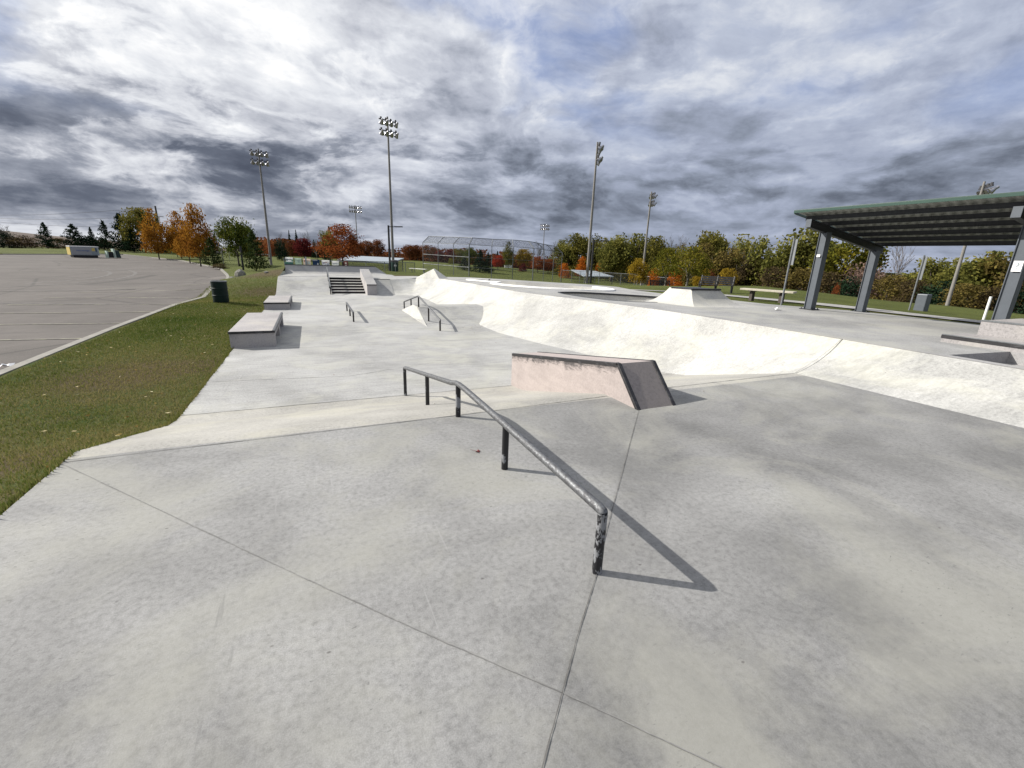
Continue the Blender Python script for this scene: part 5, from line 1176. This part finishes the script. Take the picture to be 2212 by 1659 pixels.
def proto(kind, seed):
    k = (kind, seed)
    if k in PROTO: return PROTO[k]
    if kind == 'oval':      # broad pyramidal oval street tree
        cm, cen = crown(lambda h: .5 * (math.sin(math.pi * min(1, .12 + .88 * h) ** .75) ** .7) * (1.05 - .45 * h), .16, 75, 62, .16, .026, seed); tm = trunk_mesh(cen, .02, .2, seed)
    elif kind == 'round': cm, cen = crown(lambda h: .5 * math.sin(math.pi * (.1 + .86 * h)) ** .6, .22, 80, 60, .17, .027, seed); tm = trunk_mesh(cen, .022, .25, seed)
    elif kind == 'maple': cm, cen = crown(lambda h: .5 * (1 - h) ** .55 * min(1, .55 + 3 * h), .20, 95, 55, .13, .021, seed, .5); tm = trunk_mesh(cen, .02, .24, seed, .85)
    elif kind == 'umbrella':
        cm, cen = crown(lambda h: .5 * math.sin(math.pi * (.28 + .62 * h)) ** .7, .36, 70, 55, .16, .022, seed, .6); tm = trunk_mesh(cen, .024, .3, seed, forks=[(.2, .05, .7), (-.2, .08, .68), (.05, -.16, .75)], bark='bark_pale', limbs=8)
    elif kind == 'willow':
        r = np.random.default_rng(seed); lob = [(r.uniform(0, 6.28), r.uniform(.1, .35), r.uniform(.35, .8), r.uniform(.2, .34)) for _ in range(9)]; C = []; T = []; cen = []
        for (a, d, z, rr) in lob:
            for _ in range(11):
                g = r.normal(size=3); g /= np.linalg.norm(g); c = np.array([d * math.cos(a), d * math.sin(a), z]) + g * rr * np.array([.8, .8, .62]) * r.uniform(.5, 1); 
                if c[2] < .08: c[2] = .08 + r.random() * .2
                cen.append(tuple(c)); n = int(52 * r.uniform(.5, 1.4)); C.append(c + r.normal(size=(n, 3)) * .045 * np.array([1, 1, 1.3])); T.append(np.clip(r.random() * .8 + r.normal(0, .13, n) + .1, 0, 1))
        C = np.concatenate(C); T = np.concatenate(T); C[:, 2] = np.minimum(C[:, 2], 1.0 + .02 * r.random(len(C))); cm = leafmesh('crown', *quads(fill(C), .026, T, 0, r), 'leaf_green'); tm = trunk_mesh(cen, .022, .15, seed, forks=[(.15, .1, .8), (-.18, 0, .75), (0, -.15, .85)], limbs=14)
    elif kind == 'bush':
        cm, cen = crown(lambda h: .5 * math.cos(math.pi / 2 * h) ** .6, .02, 60, 55, .19, .028, seed, .6); tm = trunk_mesh(cen, .02, .06, seed, .6)
    elif kind in ('spruce', 'pine'):
        r = np.random.default_rng(seed); C = []; T = []; lev = 22 if kind == 'spruce' else 13
        for L in range(lev):
            f = L / (lev - 1); z = .08 + .9 * f; rad = .5 * (1 - f) ** (.9 if kind == 'spruce' else .7) + .015; nb = 11 if kind == 'spruce' else 7
            for b in range(nb):
                a = r.random() * 6.283; rr = rad * r.uniform(.55 if kind == 'pine' else .75, 1.1); n = int(26 * (.4 + rad * 1.6) * (1 if kind == 'spruce' else 1.5)); t_ = r.random(n) ** .7
                P_ = np.stack([np.cos(a) * rr * t_, np.sin(a) * rr * t_, z + (-.10 * rr * t_ if kind == 'spruce' else .12 * rr * t_)], 1) + r.normal(size=(n, 3)) * (.012 if kind == 'spruce' else .022); C.append(P_); T.append(np.clip(r.random() * .6 + .2 + r.normal(0, .15, n), 0, 1))
        C = np.concatenate(C); T = np.concatenate(T); cm = leafmesh('crown', *quads(C, .021 if kind == 'spruce' else .025, T, 1.5, r), 'leaf_conifer'); tm = trunk_mesh([], .018, .1, seed, .97)
    elif kind == 'bare':
        rg = random.Random(seed); q = MB(); tw = MB()
        def grow(p, d, L, r_, lv):
            e = p + d * L; mid = p + d * L * .5 + Vector((rg.uniform(-1, 1), rg.uniform(-1, 1), 0)) * L * .06; (q if lv < 2 else tw).tube([p, mid, e], [r_, r_ * .85, r_ * .68], 6 if lv < 2 else 3, caps=False)
            if lv >= 6: return
            for _ in range(3 if lv in (1, 2, 3) else 2):
                nd = (d + Vector((rg.uniform(-1, 1), rg.uniform(-1, 1), rg.uniform(-.2, .6))) * (.62 if lv else .5)).normalized(); grow(e if rg.random() < .7 else mid, nd, L * rg.uniform(.62, .86), max(r_ * .62, .0016), lv + 1)
        grow(Vector((0, 0, -.02)), Vector((0, 0, 1)), .25, .020, 0)
        def fin(qq, nm, mt):
            A = np.array(qq.v); return A
        A = np.array(tw.v); mz = A[:, 2].max(); mx = np.abs(A[:, :2]).max()
        sc = np.array([.5 / mx, .5 / mx, 1 / mz]); me = bpy.data.meshes.new('crown'); me.from_pydata((A * sc).tolist(), [], tw.f); me.materials.append(MATS['twig_grey']); cm = me
        me = bpy.data.meshes.new('trunk'); me.from_pydata((np.array(q.v) * sc).tolist(), [], q.f); me.materials.append(MATS['bark']); me.shade_smooth(); tm = me
    PROTO[k] = (cm, tm); return PROTO[k]
def tree(kind, seed, mat, px, pyb, pyt, wpx, dep, label, group, cat='tree', name=None, zb=None, bark=None):
    dep = dep or min(90, gdep(px, pyb, 36))
    p = bearing(px, pyb, dep); x, y = float(p[0]), float(p[1]); z0 = ground_z(x, y) if zb is None else zb
    lo, hi = z0 + .3, z0 + 40
    for _ in range(40):
        mid = (lo + hi) / 2; c = CX.T @ (np.array([x, y, mid]) - [0, 0, EYE]); py = 829.5 + F * c[1] / c[2]
        if py > pyt: lo = mid
        else: hi = mid
    H = lo - z0; W = wpx * dep / F * (1.5 if kind == 'willow' else 1.25 if kind == 'pine' else 1.06)
    nm = name or {'spruce': 'spruce_tree', 'pine': 'pine_tree', 'bare': 'bare_tree', 'bush': 'shrub', 'willow': 'willow_tree', 'maple': 'maple_tree'}.get(kind, 'deciduous_tree')
    t = thing(nm, label, cat, (x, y, z0), group); cm, tm = proto(kind, seed)
    for me, n_ in ((tm, 'trunk'), (cm, 'crown')):
        o = bpy.data.objects.new(n_, me); COL.objects.link(o); o.parent = t; o.scale = (W, W, H); o.rotation_euler = (0, 0, (seed * 1.7 + px * .13) % 6.28)
        mt = mat if n_ == 'crown' else bark
        if mt and not (kind == 'bare' and n_ == 'crown'): o.material_slots[0].link = 'OBJECT'; o.material_slots[0].material = MATS[mt]
    return t
GL, GM, GB, GR = 'trees along the left lawn', 'trees behind the quarter pipe', 'trees beyond the backstop', 'trees along the right edge of the park'
def T1(kind, seed, mat, a, b, tp, w, dep, label, g=GL, **k): return tree(kind, seed, mat, *Z1(a, b), Z1(0, tp)[1], w / 3.6657, dep, label, g, **k)
def T4(kind, seed, mat, a, b, tp, w, dep, label, g=GB, **k): return tree(kind, seed, mat, *Z4(a, b), Z4(0, tp)[1], w / 4.48, dep, label, g, **k)
def T5(kind, seed, mat, a, b, tp, w, dep, label, g=GR, **k): return tree(kind, seed, mat, *Z5(a, b), Z5(0, tp)[1], w / 5.04, dep, label, g, **k)
def T6(kind, seed, mat, a, b, tp, w, dep, label, g=GR, **k): return tree(kind, seed, mat, *Z6(a, b), Z6(0, tp)[1], w / 3.907, dep, label, g, **k)
def TM(kind, seed, mat, a, b, tp, w, dep, label, g=GM, **k): return tree(kind, seed, mat, *ZM(a, b), ZM(0, tp)[1], w / 8.766, dep, label, g, **k)
# left lawn
T1('bare', 1, None, 75, 400, 188, 130, 92, 'leafless grey tree at the far left edge of the car park')
T1('pine', 2, 'leaf_conifer', 385, 402, 198, 130, 90, 'narrow dark pine leaning left beside a slanting pale post')
T1('pine', 3, 'leaf_conifer', 605, 395, 208, 175, 90, 'broad dark pine directly behind the container')
T1('spruce', 4, 'leaf_conifer', 745, 398, 228, 95, 91, 'small dark conifer right of the container')
T1('pine', 5, 'leaf_conifer', 855, 400, 182, 120, 90, 'tall open dark pine above the bin enclosure')
T1('pine', 6, 'leaf_conifer', 990, 402, 128, 175, 90, 'tallest dark pine left of the big olive tree')
T1('round', 7, 'leaf_olive', 1150, 405, 85, 260, 90, 'big dark olive tree behind the first orange tree')
T1('pine', 3, 'leaf_conifer', 1060, 405, 240, 150, 88, 'dark pine low against the big olive tree')
T1('oval', 10, 'leaf_orange', 1262, 482, 98, 185, None, 'orange gold tree with a straight trunk, leftmost of the row')
T1('oval', 11, 'leaf_orange', 1440, 480, 112, 165, None, 'orange tree second in the row behind the car park kerb')
T1('oval', 12, 'leaf_yellowgreen', 1408, 468, 222, 110, None, 'small yellow green tree between the two tallest orange trees')
T1('oval', 13, 'leaf_orange', 1590, 528, 60, 215, None, 'tallest orange gold tree at the right end of the row')
T1('oval', 14, 'leaf_orange', 1505, 505, 190, 170, None, 'lower orange tree in front of the tallest one')
T1('pine', 8, 'leaf_pine', 1690, 542, 318, 170, None, 'young sparse green pine right of the orange row')
T1('spruce', 9, 'leaf_conifer', 1715, 440, 285, 120, 95, 'dark fir partly hidden behind the young sparse pine')
T1('round', 15, 'leaf_green', 1895, 540, 162, 240, None, 'rounded green tree turning yellow at its left side')
T1('round', 16, 'leaf_green', 1975, 520, 225, 130, 60, 'smaller green tree behind the rounded one')
T1('pine', 9, 'leaf_pine', 2030, 578, 262, 190, None, 'dense green pine left of the leftmost big mast')
T1('bush', 17, 'leaf_brush', 1742, 580, 520, 110, 45, 'small round bush at the corner of the car park', cat='shrub')
for i, (a, tp, w, lb) in enumerate(((30, 262, 210, 'dark scrub at the far left under the leafless tree'), (205, 300, 220, 'low dark scrub between the leafless tree and the leaning pine'), (465, 318, 190, 'low brown scrub left of the container'), (690, 300, 190, 'reddish scrub behind the right end of the container'), (830, 330, 150, 'dark scrub under the tall open pine'), (1030, 330, 190, 'scrub under the big olive tree'), (1340, 360, 170, 'dark hedge behind the first two orange trees'), (1650, 370, 150, 'dark hedge behind the orange row'))):
    T1('bush', 20 + i % 3, 'leaf_brush' if i % 3 else 'leaf_conifer', a, 402, tp, w, 92 + i % 3, lb, 'scrub beyond the left lawn', cat='shrub')
# behind the quarter pipe
TM('bush', 18, 'leaf_redorange', 120, 745, 440, 190, 95, 'rust orange shrub behind the leftmost big mast', cat='shrub')
TM('bare', 31, None, 370, 700, 232, 250, 105, 'leafless tree left of the twin firs')
TM('bush', 19, 'leaf_conifer', 330, 740, 425, 260, 80, 'dark evergreen bush behind the left end of the banner fence', cat='shrub')
TM('spruce', 33, 'leaf_conifer', 512, 700, 222, 120, 110, 'left of the twin dark firs')
TM('spruce', 34, 'leaf_conifer', 640, 700, 218, 150, 108, 'right of the twin dark firs')
TM('round', 35, 'leaf_rust', 540, 740, 420, 200, 84, 'brown red tree under the twin firs')
TM('round', 36, 'leaf_darkred', 765, 740, 385, 330, 82, 'dark crimson tree above the banner fence')
TM('bare', 37, None, 790, 700, 215, 220, 104, 'leafless tree rising behind the dark crimson tree')
TM('bare', 38, None, 1000, 720, 395, 220, 88, 'dark leafless tree between the crimson tree and the willow')
TM('spruce', 4, 'leaf_conifer', 960, 700, 400, 150, 96, 'dark ragged conifer right of the crimson tree')
TM('willow', 40, 'leaf_willow', 1240, 740, 248, 330, 90, 'pale olive willow left of the red maple')
TM('maple', 41, 'leaf_redorange', 1495, 912, 128, 800, 47, 'large red orange maple in front of the left dugout', zb=.1)
TM('bush', 19, 'leaf_conifer', 1190, 760, 640, 170, 75, 'low dark shrub under the left side of the red maple', cat='shrub')
# rust row left of the backstop
for i, (a, tp, w, mt, lb) in enumerate(((1770, 470, 260, 'leaf_rust', 'rust brown tree right of the red maple'), (1960, 430, 280, 'leaf_rust', 'second rust brown tree right of the red maple'), (2160, 405, 230, 'leaf_rust', 'rust brown tree behind the tallest mast'), (1690, 310, 160, 'leaf_brush', 'dull green tree poking out behind the red maple'))):
    TM('round', 42 + i % 2, mt, a, 700, tp, w, 100 + i * 3, lb)
T4('round', 42, 'leaf_rust', 30, 435, 282, 130, 108, 'dark brown tree between the tallest mast and the backstop')
T4('round', 43, 'leaf_rust', 110, 435, 285, 130, 110, 'reddish brown tree behind the left end of the backstop')
T4('round', 44, 'leaf_rust', 225, 440, 288, 160, 106, 'red brown tree behind the first backstop bays')
T4('round', 36, 'leaf_darkred', 320, 440, 338, 110, 104, 'low crimson tree behind the second backstop bay')
T4('round', 36, 'leaf_darkred', 425, 445, 330, 110, 104, 'crimson tree behind the third backstop bay')
T4('bush', 17, 'leaf_yellowgreen', 432, 470, 410, 60, 98, 'small lime green bush behind the backstop', cat='shrub')
T4('round', 7, 'leaf_olive', 505, 460, 322, 130, 108, 'olive tree left of the dark spruces')
T4('spruce', 33, 'leaf_conifer', 560, 560, 395, 160, 84, 'broad low dark spruce behind the thick backstop post')
T4('round', 15, 'leaf_green', 610, 560, 312, 150, 92, 'dark green tree behind the thick backstop post')
T4('spruce', 34, 'leaf_conifer', 715, 572, 330, 200, 82, 'biggest dark spruce behind the backstop')
T4('spruce', 33, 'leaf_conifer', 790, 570, 355, 130, 83, 'dark spruce on the right flank of the biggest one')
T4('round', 46, 'leaf_scarlet', 885, 520, 385, 110, 90, 'scarlet tree behind the middle of the backstop')
T4('spruce', 4, 'leaf_conifer', 880, 490, 338, 80, 100, 'dark fir tip above the scarlet tree')
T4('oval', 14, 'leaf_yellowgreen', 985, 500, 258, 120, 98, 'tall thin yellow brown tree behind the backstop')
T4('round', 16, 'leaf_yellow', 1130, 510, 325, 140, 98, 'mustard yellow tree behind the backstop')
T4('bush', 18, 'leaf_darkred', 1125, 560, 455, 80, 92, 'dark maroon shrub behind the backstop', cat='shrub')
T4('round', 44, 'leaf_redorange', 1270, 560, 395, 130, 92, 'faded orange tree behind the right corner of the backstop')
T4('round', 46, 'leaf_redorange', 1370, 570, 420, 130, 92, 'low orange tree at the right end of the backstop')
T4('bare', 31, None, 1260, 560, 225, 190, 105, 'leafless tree above the right corner of the backstop')
T4('bare', 37, None, 1420, 560, 232, 190, 103, 'leafless tree behind the right end of the backstop')
T4('bush', 19, 'leaf_brightorange', 1530, 575, 462, 115, 84, 'bright orange shrub right of the backstop', cat='shrub')
T4('oval', 12, 'leaf_brightorange', 1695, 560, 400, 110, 84, 'bright orange tree left of the deck edge mast')
T4('round', 46, 'leaf_brightorange', 1880, 560, 455, 100, 84, 'orange tree right of the deck edge mast')
T4('willow', 50, 'leaf_willow', 1560, 590, 245, 230, 96, 'grey olive willow right of the backstop')
T4('willow', 51, 'leaf_olive', 1740, 590, 185, 260, 92, 'tall olive willow behind the deck edge mast')
T4('willow', 52, 'leaf_olive', 1960, 600, 225, 220, 92, 'olive willow right of the black lamp post')
# right edge
T5('willow', 53, 'leaf_willow', 560, 600, 95, 260, 82, 'olive willow above the right dugout')
T5('willow', 50, 'leaf_willow', 770, 600, 68, 320, 80, 'tallest green olive willow between the two right masts')
T5('willow', 51, 'leaf_olive', 960, 610, 112, 230, 80, 'olive willow behind the mast among the yellow trees')
T5('bare', 31, None, 1190, 600, 55, 230, 80, 'leafless tree on the skyline right of the yellow tree mast')
T5('bare', 38, None, 1320, 600, 62, 220, 80, 'second leafless tree on the skyline above the forked tree')
T5('willow', 54, 'leaf_olive', 1110, 600, 105, 260, 76, 'dark olive tree under the skyline leafless trees')
T5('willow', 52, 'leaf_olive', 1560, 600, 55, 330, 70, 'wide olive willow behind the forked tree')
T5('willow', 53, 'leaf_willow', 1820, 600, 82, 260, 66, 'yellowish willow behind the dark steel bench')
T5('willow', 51, 'leaf_tan', 1400, 600, 170, 300, 66, 'tan leaved tree filling behind the forked tree')
T5('willow', 54, 'leaf_tan', 1700, 620, 230, 330, 58, 'brown thicket tree behind the dark steel bench')
T5('bare', 37, None, 2030, 600, 190, 220, 62, 'grey leafless tree right of the yellowish willow')
T5('willow', 54, 'leaf_brush', 1960, 625, 330, 260, 54, 'dark brown thicket right of the dark steel bench')
T5('willow', 52, 'leaf_olive', 2150, 620, 300, 240, 54, 'dark olive thicket behind the sign by the timber bench')
T5('round', 15, 'leaf_yellow', 845, 655, 335, 190, 43, 'small yellow green tree left of the yellow tree mast', bark='bark_pale')
T5('umbrella', 60, 'leaf_yellowgreen', 1150, 668, 215, 290, 41, 'spreading yellow green tree with a pale trunk beside the mast')
T5('umbrella', 61, 'leaf_yellowgreen', 1385, 672, 205, 430, 38, 'largest spreading tree with a pale forked trunk')
T5('bush', 19, 'leaf_brightorange', 1040, 580, 440, 130, 56, 'flaming orange bush left of the forked tree', cat='shrub')
T5('bush', 20, 'leaf_brightorange', 1260, 590, 420, 180, 55, 'flaming orange bush beside the forked trunk', cat='shrub')
T5('round', 46, 'leaf_yellow', 1540, 640, 440, 160, 45, 'small rusty yellow tree left of the dark steel bench')
T5('bush', 21, 'leaf_rust', 1640, 630, 450, 140, 46, 'brown bush behind the dark steel bench', cat='shrub')
T5('round', 16, 'leaf_yellow', 1810, 640, 442, 190, 42, 'round golden yellow tree above the dark steel bench')
T6('willow', 50, 'leaf_willow', 300, 920, 455, 420, 52, 'golden olive willow left of the first shelter post')
T6('willow', 53, 'leaf_willow', 60, 900, 500, 300, 52, 'olive willow above the sign by the timber bench')
T6('willow', 51, 'leaf_yellowgreen', 640, 960, 545, 330, 46, 'dark mossy green tree between the first two shelter posts')
T6('bare', 31, None, 900, 960, 500, 260, 54, 'tall leafless tree behind the second shelter post')
T6('bare', 38, None, 1130, 970, 520, 330, 50, 'wide leafless tree under the shelter roof')
T6('bush', 21, 'leaf_pinkish', 840, 980, 730, 330, 40, 'pinkish grey shrub behind the second shelter post', cat='shrub')
T6('bush', 18, 'leaf_redorange', 620, 985, 890, 70, 36, 'small reddish bush between the first two shelter posts', cat='shrub')
T6('willow', 52, 'leaf_willow', 1420, 1060, 690, 330, 40, 'pale olive tree under the shelter roof, left of the lamp mast')
T6('willow', 54, 'leaf_willow', 1640, 1080, 700, 300, 38, 'olive tree behind the mast seen past the shelter')
T6('willow', 50, 'leaf_willow', 1900, 1100, 640, 420, 36, 'big olive tree left of the near shelter post')
T6('willow', 53, 'leaf_tan', 2150, 1130, 660, 400, 34, 'tan leaved tree behind the near shelter post')
T6('willow', 51, 'leaf_brush', 2420, 1150, 640, 420, 33, 'brown leaved tree at the far right edge')
for i, (a, b, tp, w, dp, lb) in enumerate(((520, 975, 800, 330, 42, 'dark thicket under the mossy green tree'), (720, 985, 840, 260, 39, 'brown thicket left of the pinkish shrub'), (1050, 1015, 830, 330, 37, 'brown thicket right of the pinkish shrub'), (1250, 1050, 860, 300, 35, 'dark thicket behind the sign between the shelter posts'), (1480, 1090, 880, 330, 33, 'brown thicket left of the lamp mast foot'), (1700, 1120, 900, 330, 31, 'dark thicket at the lamp mast foot'), (1930, 1150, 930, 330, 30, 'brown thicket behind the short white post'), (2170, 1170, 900, 330, 29, 'brown thicket behind the high ledge'), (330, 930, 770, 360, 44, 'brown thicket left of the first shelter post'), (100, 915, 760, 330, 46, 'brown thicket behind the sign by the timber bench'))):
    T6('bush', 20 + i % 3, ('leaf_brush', 'leaf_conifer', 'leaf_tan')[i % 3], a, b, tp, w, dp, lb, 'thicket along the right lawn', cat='shrub')
# undergrowth and woodland closing the view behind the trees: too many to count
def woodland(name, arc, n, hmin, hmax, leaf, mat, seed):
    r = np.random.default_rng(seed); C = []; T = []; xs, ys_, ds = zip(*arc); L = len(arc)
    for _ in range(n):
        t_ = r.random() * (L - 1); i = int(t_); f = t_ - i; px = xs[i] + (xs[i + 1] - xs[i]) * f; py = ys_[i] + (ys_[i + 1] - ys_[i]) * f; dp = (ds[i] + (ds[i + 1] - ds[i]) * f) * r.uniform(.97, 1.12)
        p = bearing(px, py, dp); z0 = ground_z(p[0], p[1]); h = r.uniform(hmin, hmax); k = 110
        c = np.array([p[0], p[1], z0]); g = np.clip(r.normal(size=(k, 3)), -1.7, 1.7) * np.array([.8, .8, h * .38]); g[:, 2] = np.abs(g[:, 2]); g[:, :2] *= (1.15 - .5 * g[:, 2:] / h); C.append(c + g); T.append(np.clip(r.random() * .8 + r.normal(0, .15, k) + .1, 0, 1))
    C = np.concatenate(C); T = np.concatenate(T); me = leafmesh(name, *quads(C, leaf, T, 0, r), mat); return struct(link(me, name), 'stuff')
woodland('far_woodland', [(560, 550, 100), (620, 555, 120), (760, 560, 122), (900, 565, 122), (1020, 570, 120), (1150, 575, 118), (1350, 590, 106), (1500, 600, 90)], 430, 3.0, 6.5, .36, 'leaf_rust', 70)
woodland('creek_woodland', [(1200, 590, 96), (1400, 605, 80), (1560, 615, 66), (1700, 625, 56), (1900, 645, 44), (2100, 665, 38), (2400, 690, 33)], 560, 2.4, 5.4, .17, 'leaf_olive', 71)

# ------------------------------------------------------------------ light and sky
sun = bpy.data.lights.new('sun', 'SUN'); sun.energy = 4.9; sun.angle = R_(.53); sun.color = (1, .955, .88)
so = bpy.data.objects.new('sun', sun); COL.objects.link(so); sd = Vector((-.525, .35, .41)).normalized(); so.rotation_euler = sd.to_track_quat('Z', 'Y').to_euler()
w = bpy.data.worlds.new('World'); S.world = w; w.use_nodes = True; nt = w.node_tree; nt.nodes.clear()
class WN(NT):
    def __init__(s, tree): s.t = tree
W_ = WN(nt)
out = W_.n('OutputWorld'); bg = W_.n('Background'); bg.inputs['Strength'].default_value = .1; nt.links.new(bg.outputs[0], out.inputs[0])
sky = W_.n('TexSky'); sky.sky_type = 'NISHITA'; sky.sun_disc = False; sky.sun_elevation = math.asin(sd.z); sky.sun_rotation = math.atan2(sd.x, sd.y); sky.air_density = 1.0; sky.dust_density = .6; sky.ozone_density = 1.4
nrm = W_.n('VectorMath', operation='NORMALIZE'); W_.put(nrm.inputs[0], W_.n('TexCoord').outputs['Generated']); dv_ = nrm.outputs[0]
sx = W_.n('SeparateXYZ'); W_.put(sx.inputs[0], dv_); el = sx.outputs[2]; zc = W_.math('MAXIMUM', el, 0.0)
den = W_.math('ADD', zc, .16)
cmb = W_.n('CombineXYZ'); W_.put(cmb.inputs[0], W_.math('DIVIDE', sx.outputs[0], den)); W_.put(cmb.inputs[1], W_.math('DIVIDE', sx.outputs[1], den)); cp = cmb.outputs[0]
sunv = W_.n('VectorMath', operation='DOT_PRODUCT'); W_.put(sunv.inputs[0], dv_); sunv.inputs[1].default_value = sd; sdot = sunv.outputs['Value']
az = W_.math('ARCTAN2', sx.outputs[0], sx.outputs[1])
nearsun = W_.ramp(sdot, [(.0, 0), (.45, .35), (.85, 1)], 'EASE')
dirx = W_.n('CombineXYZ'); W_.put(dirx.inputs[0], W_.math('MULTIPLY', az, 2.7)); W_.put(dirx.inputs[1], W_.math('MULTIPLY', W_.math('POWER', zc, .82), 5.6)); bv = dirx.outputs[0]
tilt = lambda off, sc=(1, 1, 1), r=0: W_.mapv(bv, sc, (0, 0, r), off)
OFF = (4.4, 2.3, 0)
warp = W_.noise(tilt((7, 7, 7)), .9, 3, .5)
wv = W_.n('CombineXYZ'); W_.put(wv.inputs[0], W_.math('MULTIPLY', W_.math('SUBTRACT', warp, .5), .9)); W_.put(wv.inputs[1], W_.math('MULTIPLY', W_.math('SUBTRACT', warp, .5), -.7))
def cl(off, sc, detail, rough, r=.0, scale=(1, 1, 1)):
    ad = W_.n('VectorMath', operation='ADD'); W_.put(ad.inputs[0], tilt(off, scale, r)); W_.put(ad.inputs[1], wv.outputs[0]); return W_.noise(ad.outputs[0], sc, detail, rough)
n0 = cl(OFF, .55, 3, .5)
n1 = cl(OFF, 1.1, 10, .60)
n1s = cl((OFF[0] - .06, OFF[1] + .14, 0), 1.1, 10, .60)
n2 = cl((1, 5, 3), 2.3, 10, .64, .10, (.9, 1.3, 1))
n3 = cl((6, 2, 3), 7.5, 6, .6, .0, (1.3, 1.0, 1))
vp_ = W_.n('VectorMath', operation='ADD'); W_.put(vp_.inputs[0], tilt((3, 1, 0), (1, 1.35, 1))); dsp = W_.n('VectorMath', operation='SCALE'); dn_ = W_.n('TexNoise'); W_.put(dn_.inputs['Vector'], tilt((2, 2, 2))); dn_.inputs['Scale'].default_value = 4.0; dn_.inputs['Detail'].default_value = 8; dn_.inputs['Roughness'].default_value = .62
W_.put(dsp.inputs[0], dn_.outputs['Color']); dsp.inputs['Scale'].default_value = .75; W_.put(vp_.inputs[1], dsp.outputs[0])
vr = W_.n('TexVoronoi', feature='SMOOTH_F1'); W_.put(vr.inputs['Vector'], vp_.outputs[0]); vr.inputs['Scale'].default_value = 1.9; vr.inputs['Smoothness'].default_value = .4; vr.inputs['Detail'].default_value = .8; vr.inputs['Roughness'].default_value = .5; vr.voronoi_dimensions = '2D'
puff = vr.outputs['Distance']                            # rounded cumulus heads
lit = W_.math('SUBTRACT', n1, n1s)                       # > 0 where the cloud thins out toward the sun
prof = W_.ramp(W_.math('ADD', el, W_.math('MULTIPLY', W_.math('SUBTRACT', n0, .5), .10)), [(.0, .54), (.035, .45), (.09, .36), (.15, .37), (.21, .54), (.30, .76), (.5, .80)], 'EASE')
amp = W_.ramp(el, [(.10, 1), (.28, .62)])
L = W_.math('ADD', prof, W_.math('MULTIPLY', amp, W_.math('MULTIPLY', W_.math('SUBTRACT', n1, .5), -1.12)))
L = W_.math('ADD', L, W_.math('MULTIPLY', W_.math('SUBTRACT', n2, .5), -.62))
L = W_.math('ADD', L, W_.math('MULTIPLY', W_.math('SUBTRACT', n3, .5), -.28))
L = W_.math('ADD', L, W_.math('MULTIPLY', W_.math('SUBTRACT', .52, puff), W_.ramp(el, [(.03, .15), (.12, .75), (.25, .55), (.4, .45)])))
L = W_.math('ADD', L, W_.math('MULTIPLY', lit, -1.0))
L = W_.math('ADD', L, W_.math('MULTIPLY', W_.ramp(az, [(.35, 0), (.95, .13)]), W_.ramp(el, [(.06, 0), (.2, 1)])))
L = W_.math('ADD', L, W_.math('MULTIPLY', nearsun, W_.math('MULTIPLY', el, .45)))
rim_ = W_.math('MULTIPLY', W_.ramp(n1, [(.43, 0), (.468, 1), (.485, .8), (.52, 0)]), W_.math('MULTIPLY', W_.ramp(el, [(.04, .1), (.14, .26), (.35, .16)]), W_.ramp(sdot, [(.0, .35), (.6, 1)])))
L = W_.math('ADD', L, rim_)
streak = W_.noise(W_.mapv(bv, (.42, 1.9, 1), loc=(2, 3, 0)), 2.4, 6, .56)
L = W_.math('ADD', L, W_.math('MULTIPLY', W_.ramp(el, [(.0, 1), (.06, .75), (.15, 0)], 'EASE'), W_.math('MULTIPLY', W_.math('SUBTRACT', streak, .48), 1.0)))
L = W_.math('ADD', W_.math('MULTIPLY', L, .70), .185)
cold = W_.ramp(L, [(.0, (.085, .100, .132)), (.25, (.135, .156, .203)), (.45, (.265, .302, .385)), (.62, (.375, .42, .54)), (.80, (.50, .55, .67)), (1.0, (.74, .77, .83))])
warm = W_.ramp(L, [(.0, (.075, .088, .125)), (.25, (.140, .160, .210)), (.45, (.31, .335, .40)), (.62, (.58, .60, .66)), (.80, (.82, .84, .88)), (1.0, (1.06, 1.06, 1.06))])
ten = W_.mix(W_.ramp(sdot, [(.0, 0), (.68, 1)], 'EASE'), cold, warm)
sc10 = W_.n('VectorMath', operation='SCALE'); W_.put(sc10.inputs[0], ten); sc10.inputs['Scale'].default_value = 10 / 1.414
blue = W_.mix(.8, sky.outputs[0], (1.75, 2.35, 4.3))
bn_ = cl((5.3, 3.4, 0), .85, 5, .5)
bm = W_.math('ADD', bn_, W_.ramp(az, [(.2, -.06), (.75, .03), (1.0, .02)]))
bm = W_.math('MULTIPLY', W_.ramp(bm, [(.53, 0), (.66, 1)], 'EASE'), W_.ramp(el, [(.17, 0), (.28, 1)]))
bm = W_.math('MULTIPLY', bm, W_.ramp(n1, [(.40, .25), (.5, .75), (.6, 1)]))
col = W_.mix(W_.math('MULTIPLY', bm, .8), sc10.outputs[0], blue)
col = W_.mix(W_.math('LESS_THAN', el, -.02), col, (1.2, 1.3, 1.2))
nt.links.new(col, bg.inputs[0])
S.view_settings.view_transform = 'Standard'; S.view_settings.look = 'None'; S.view_settings.exposure = .5; S.view_settings.gamma = 1; S.view_settings.use_curve_mapping = False
S.cycles.max_bounces = 6; S.cycles.transparent_max_bounces = 24; S.cycles.diffuse_bounces = 3
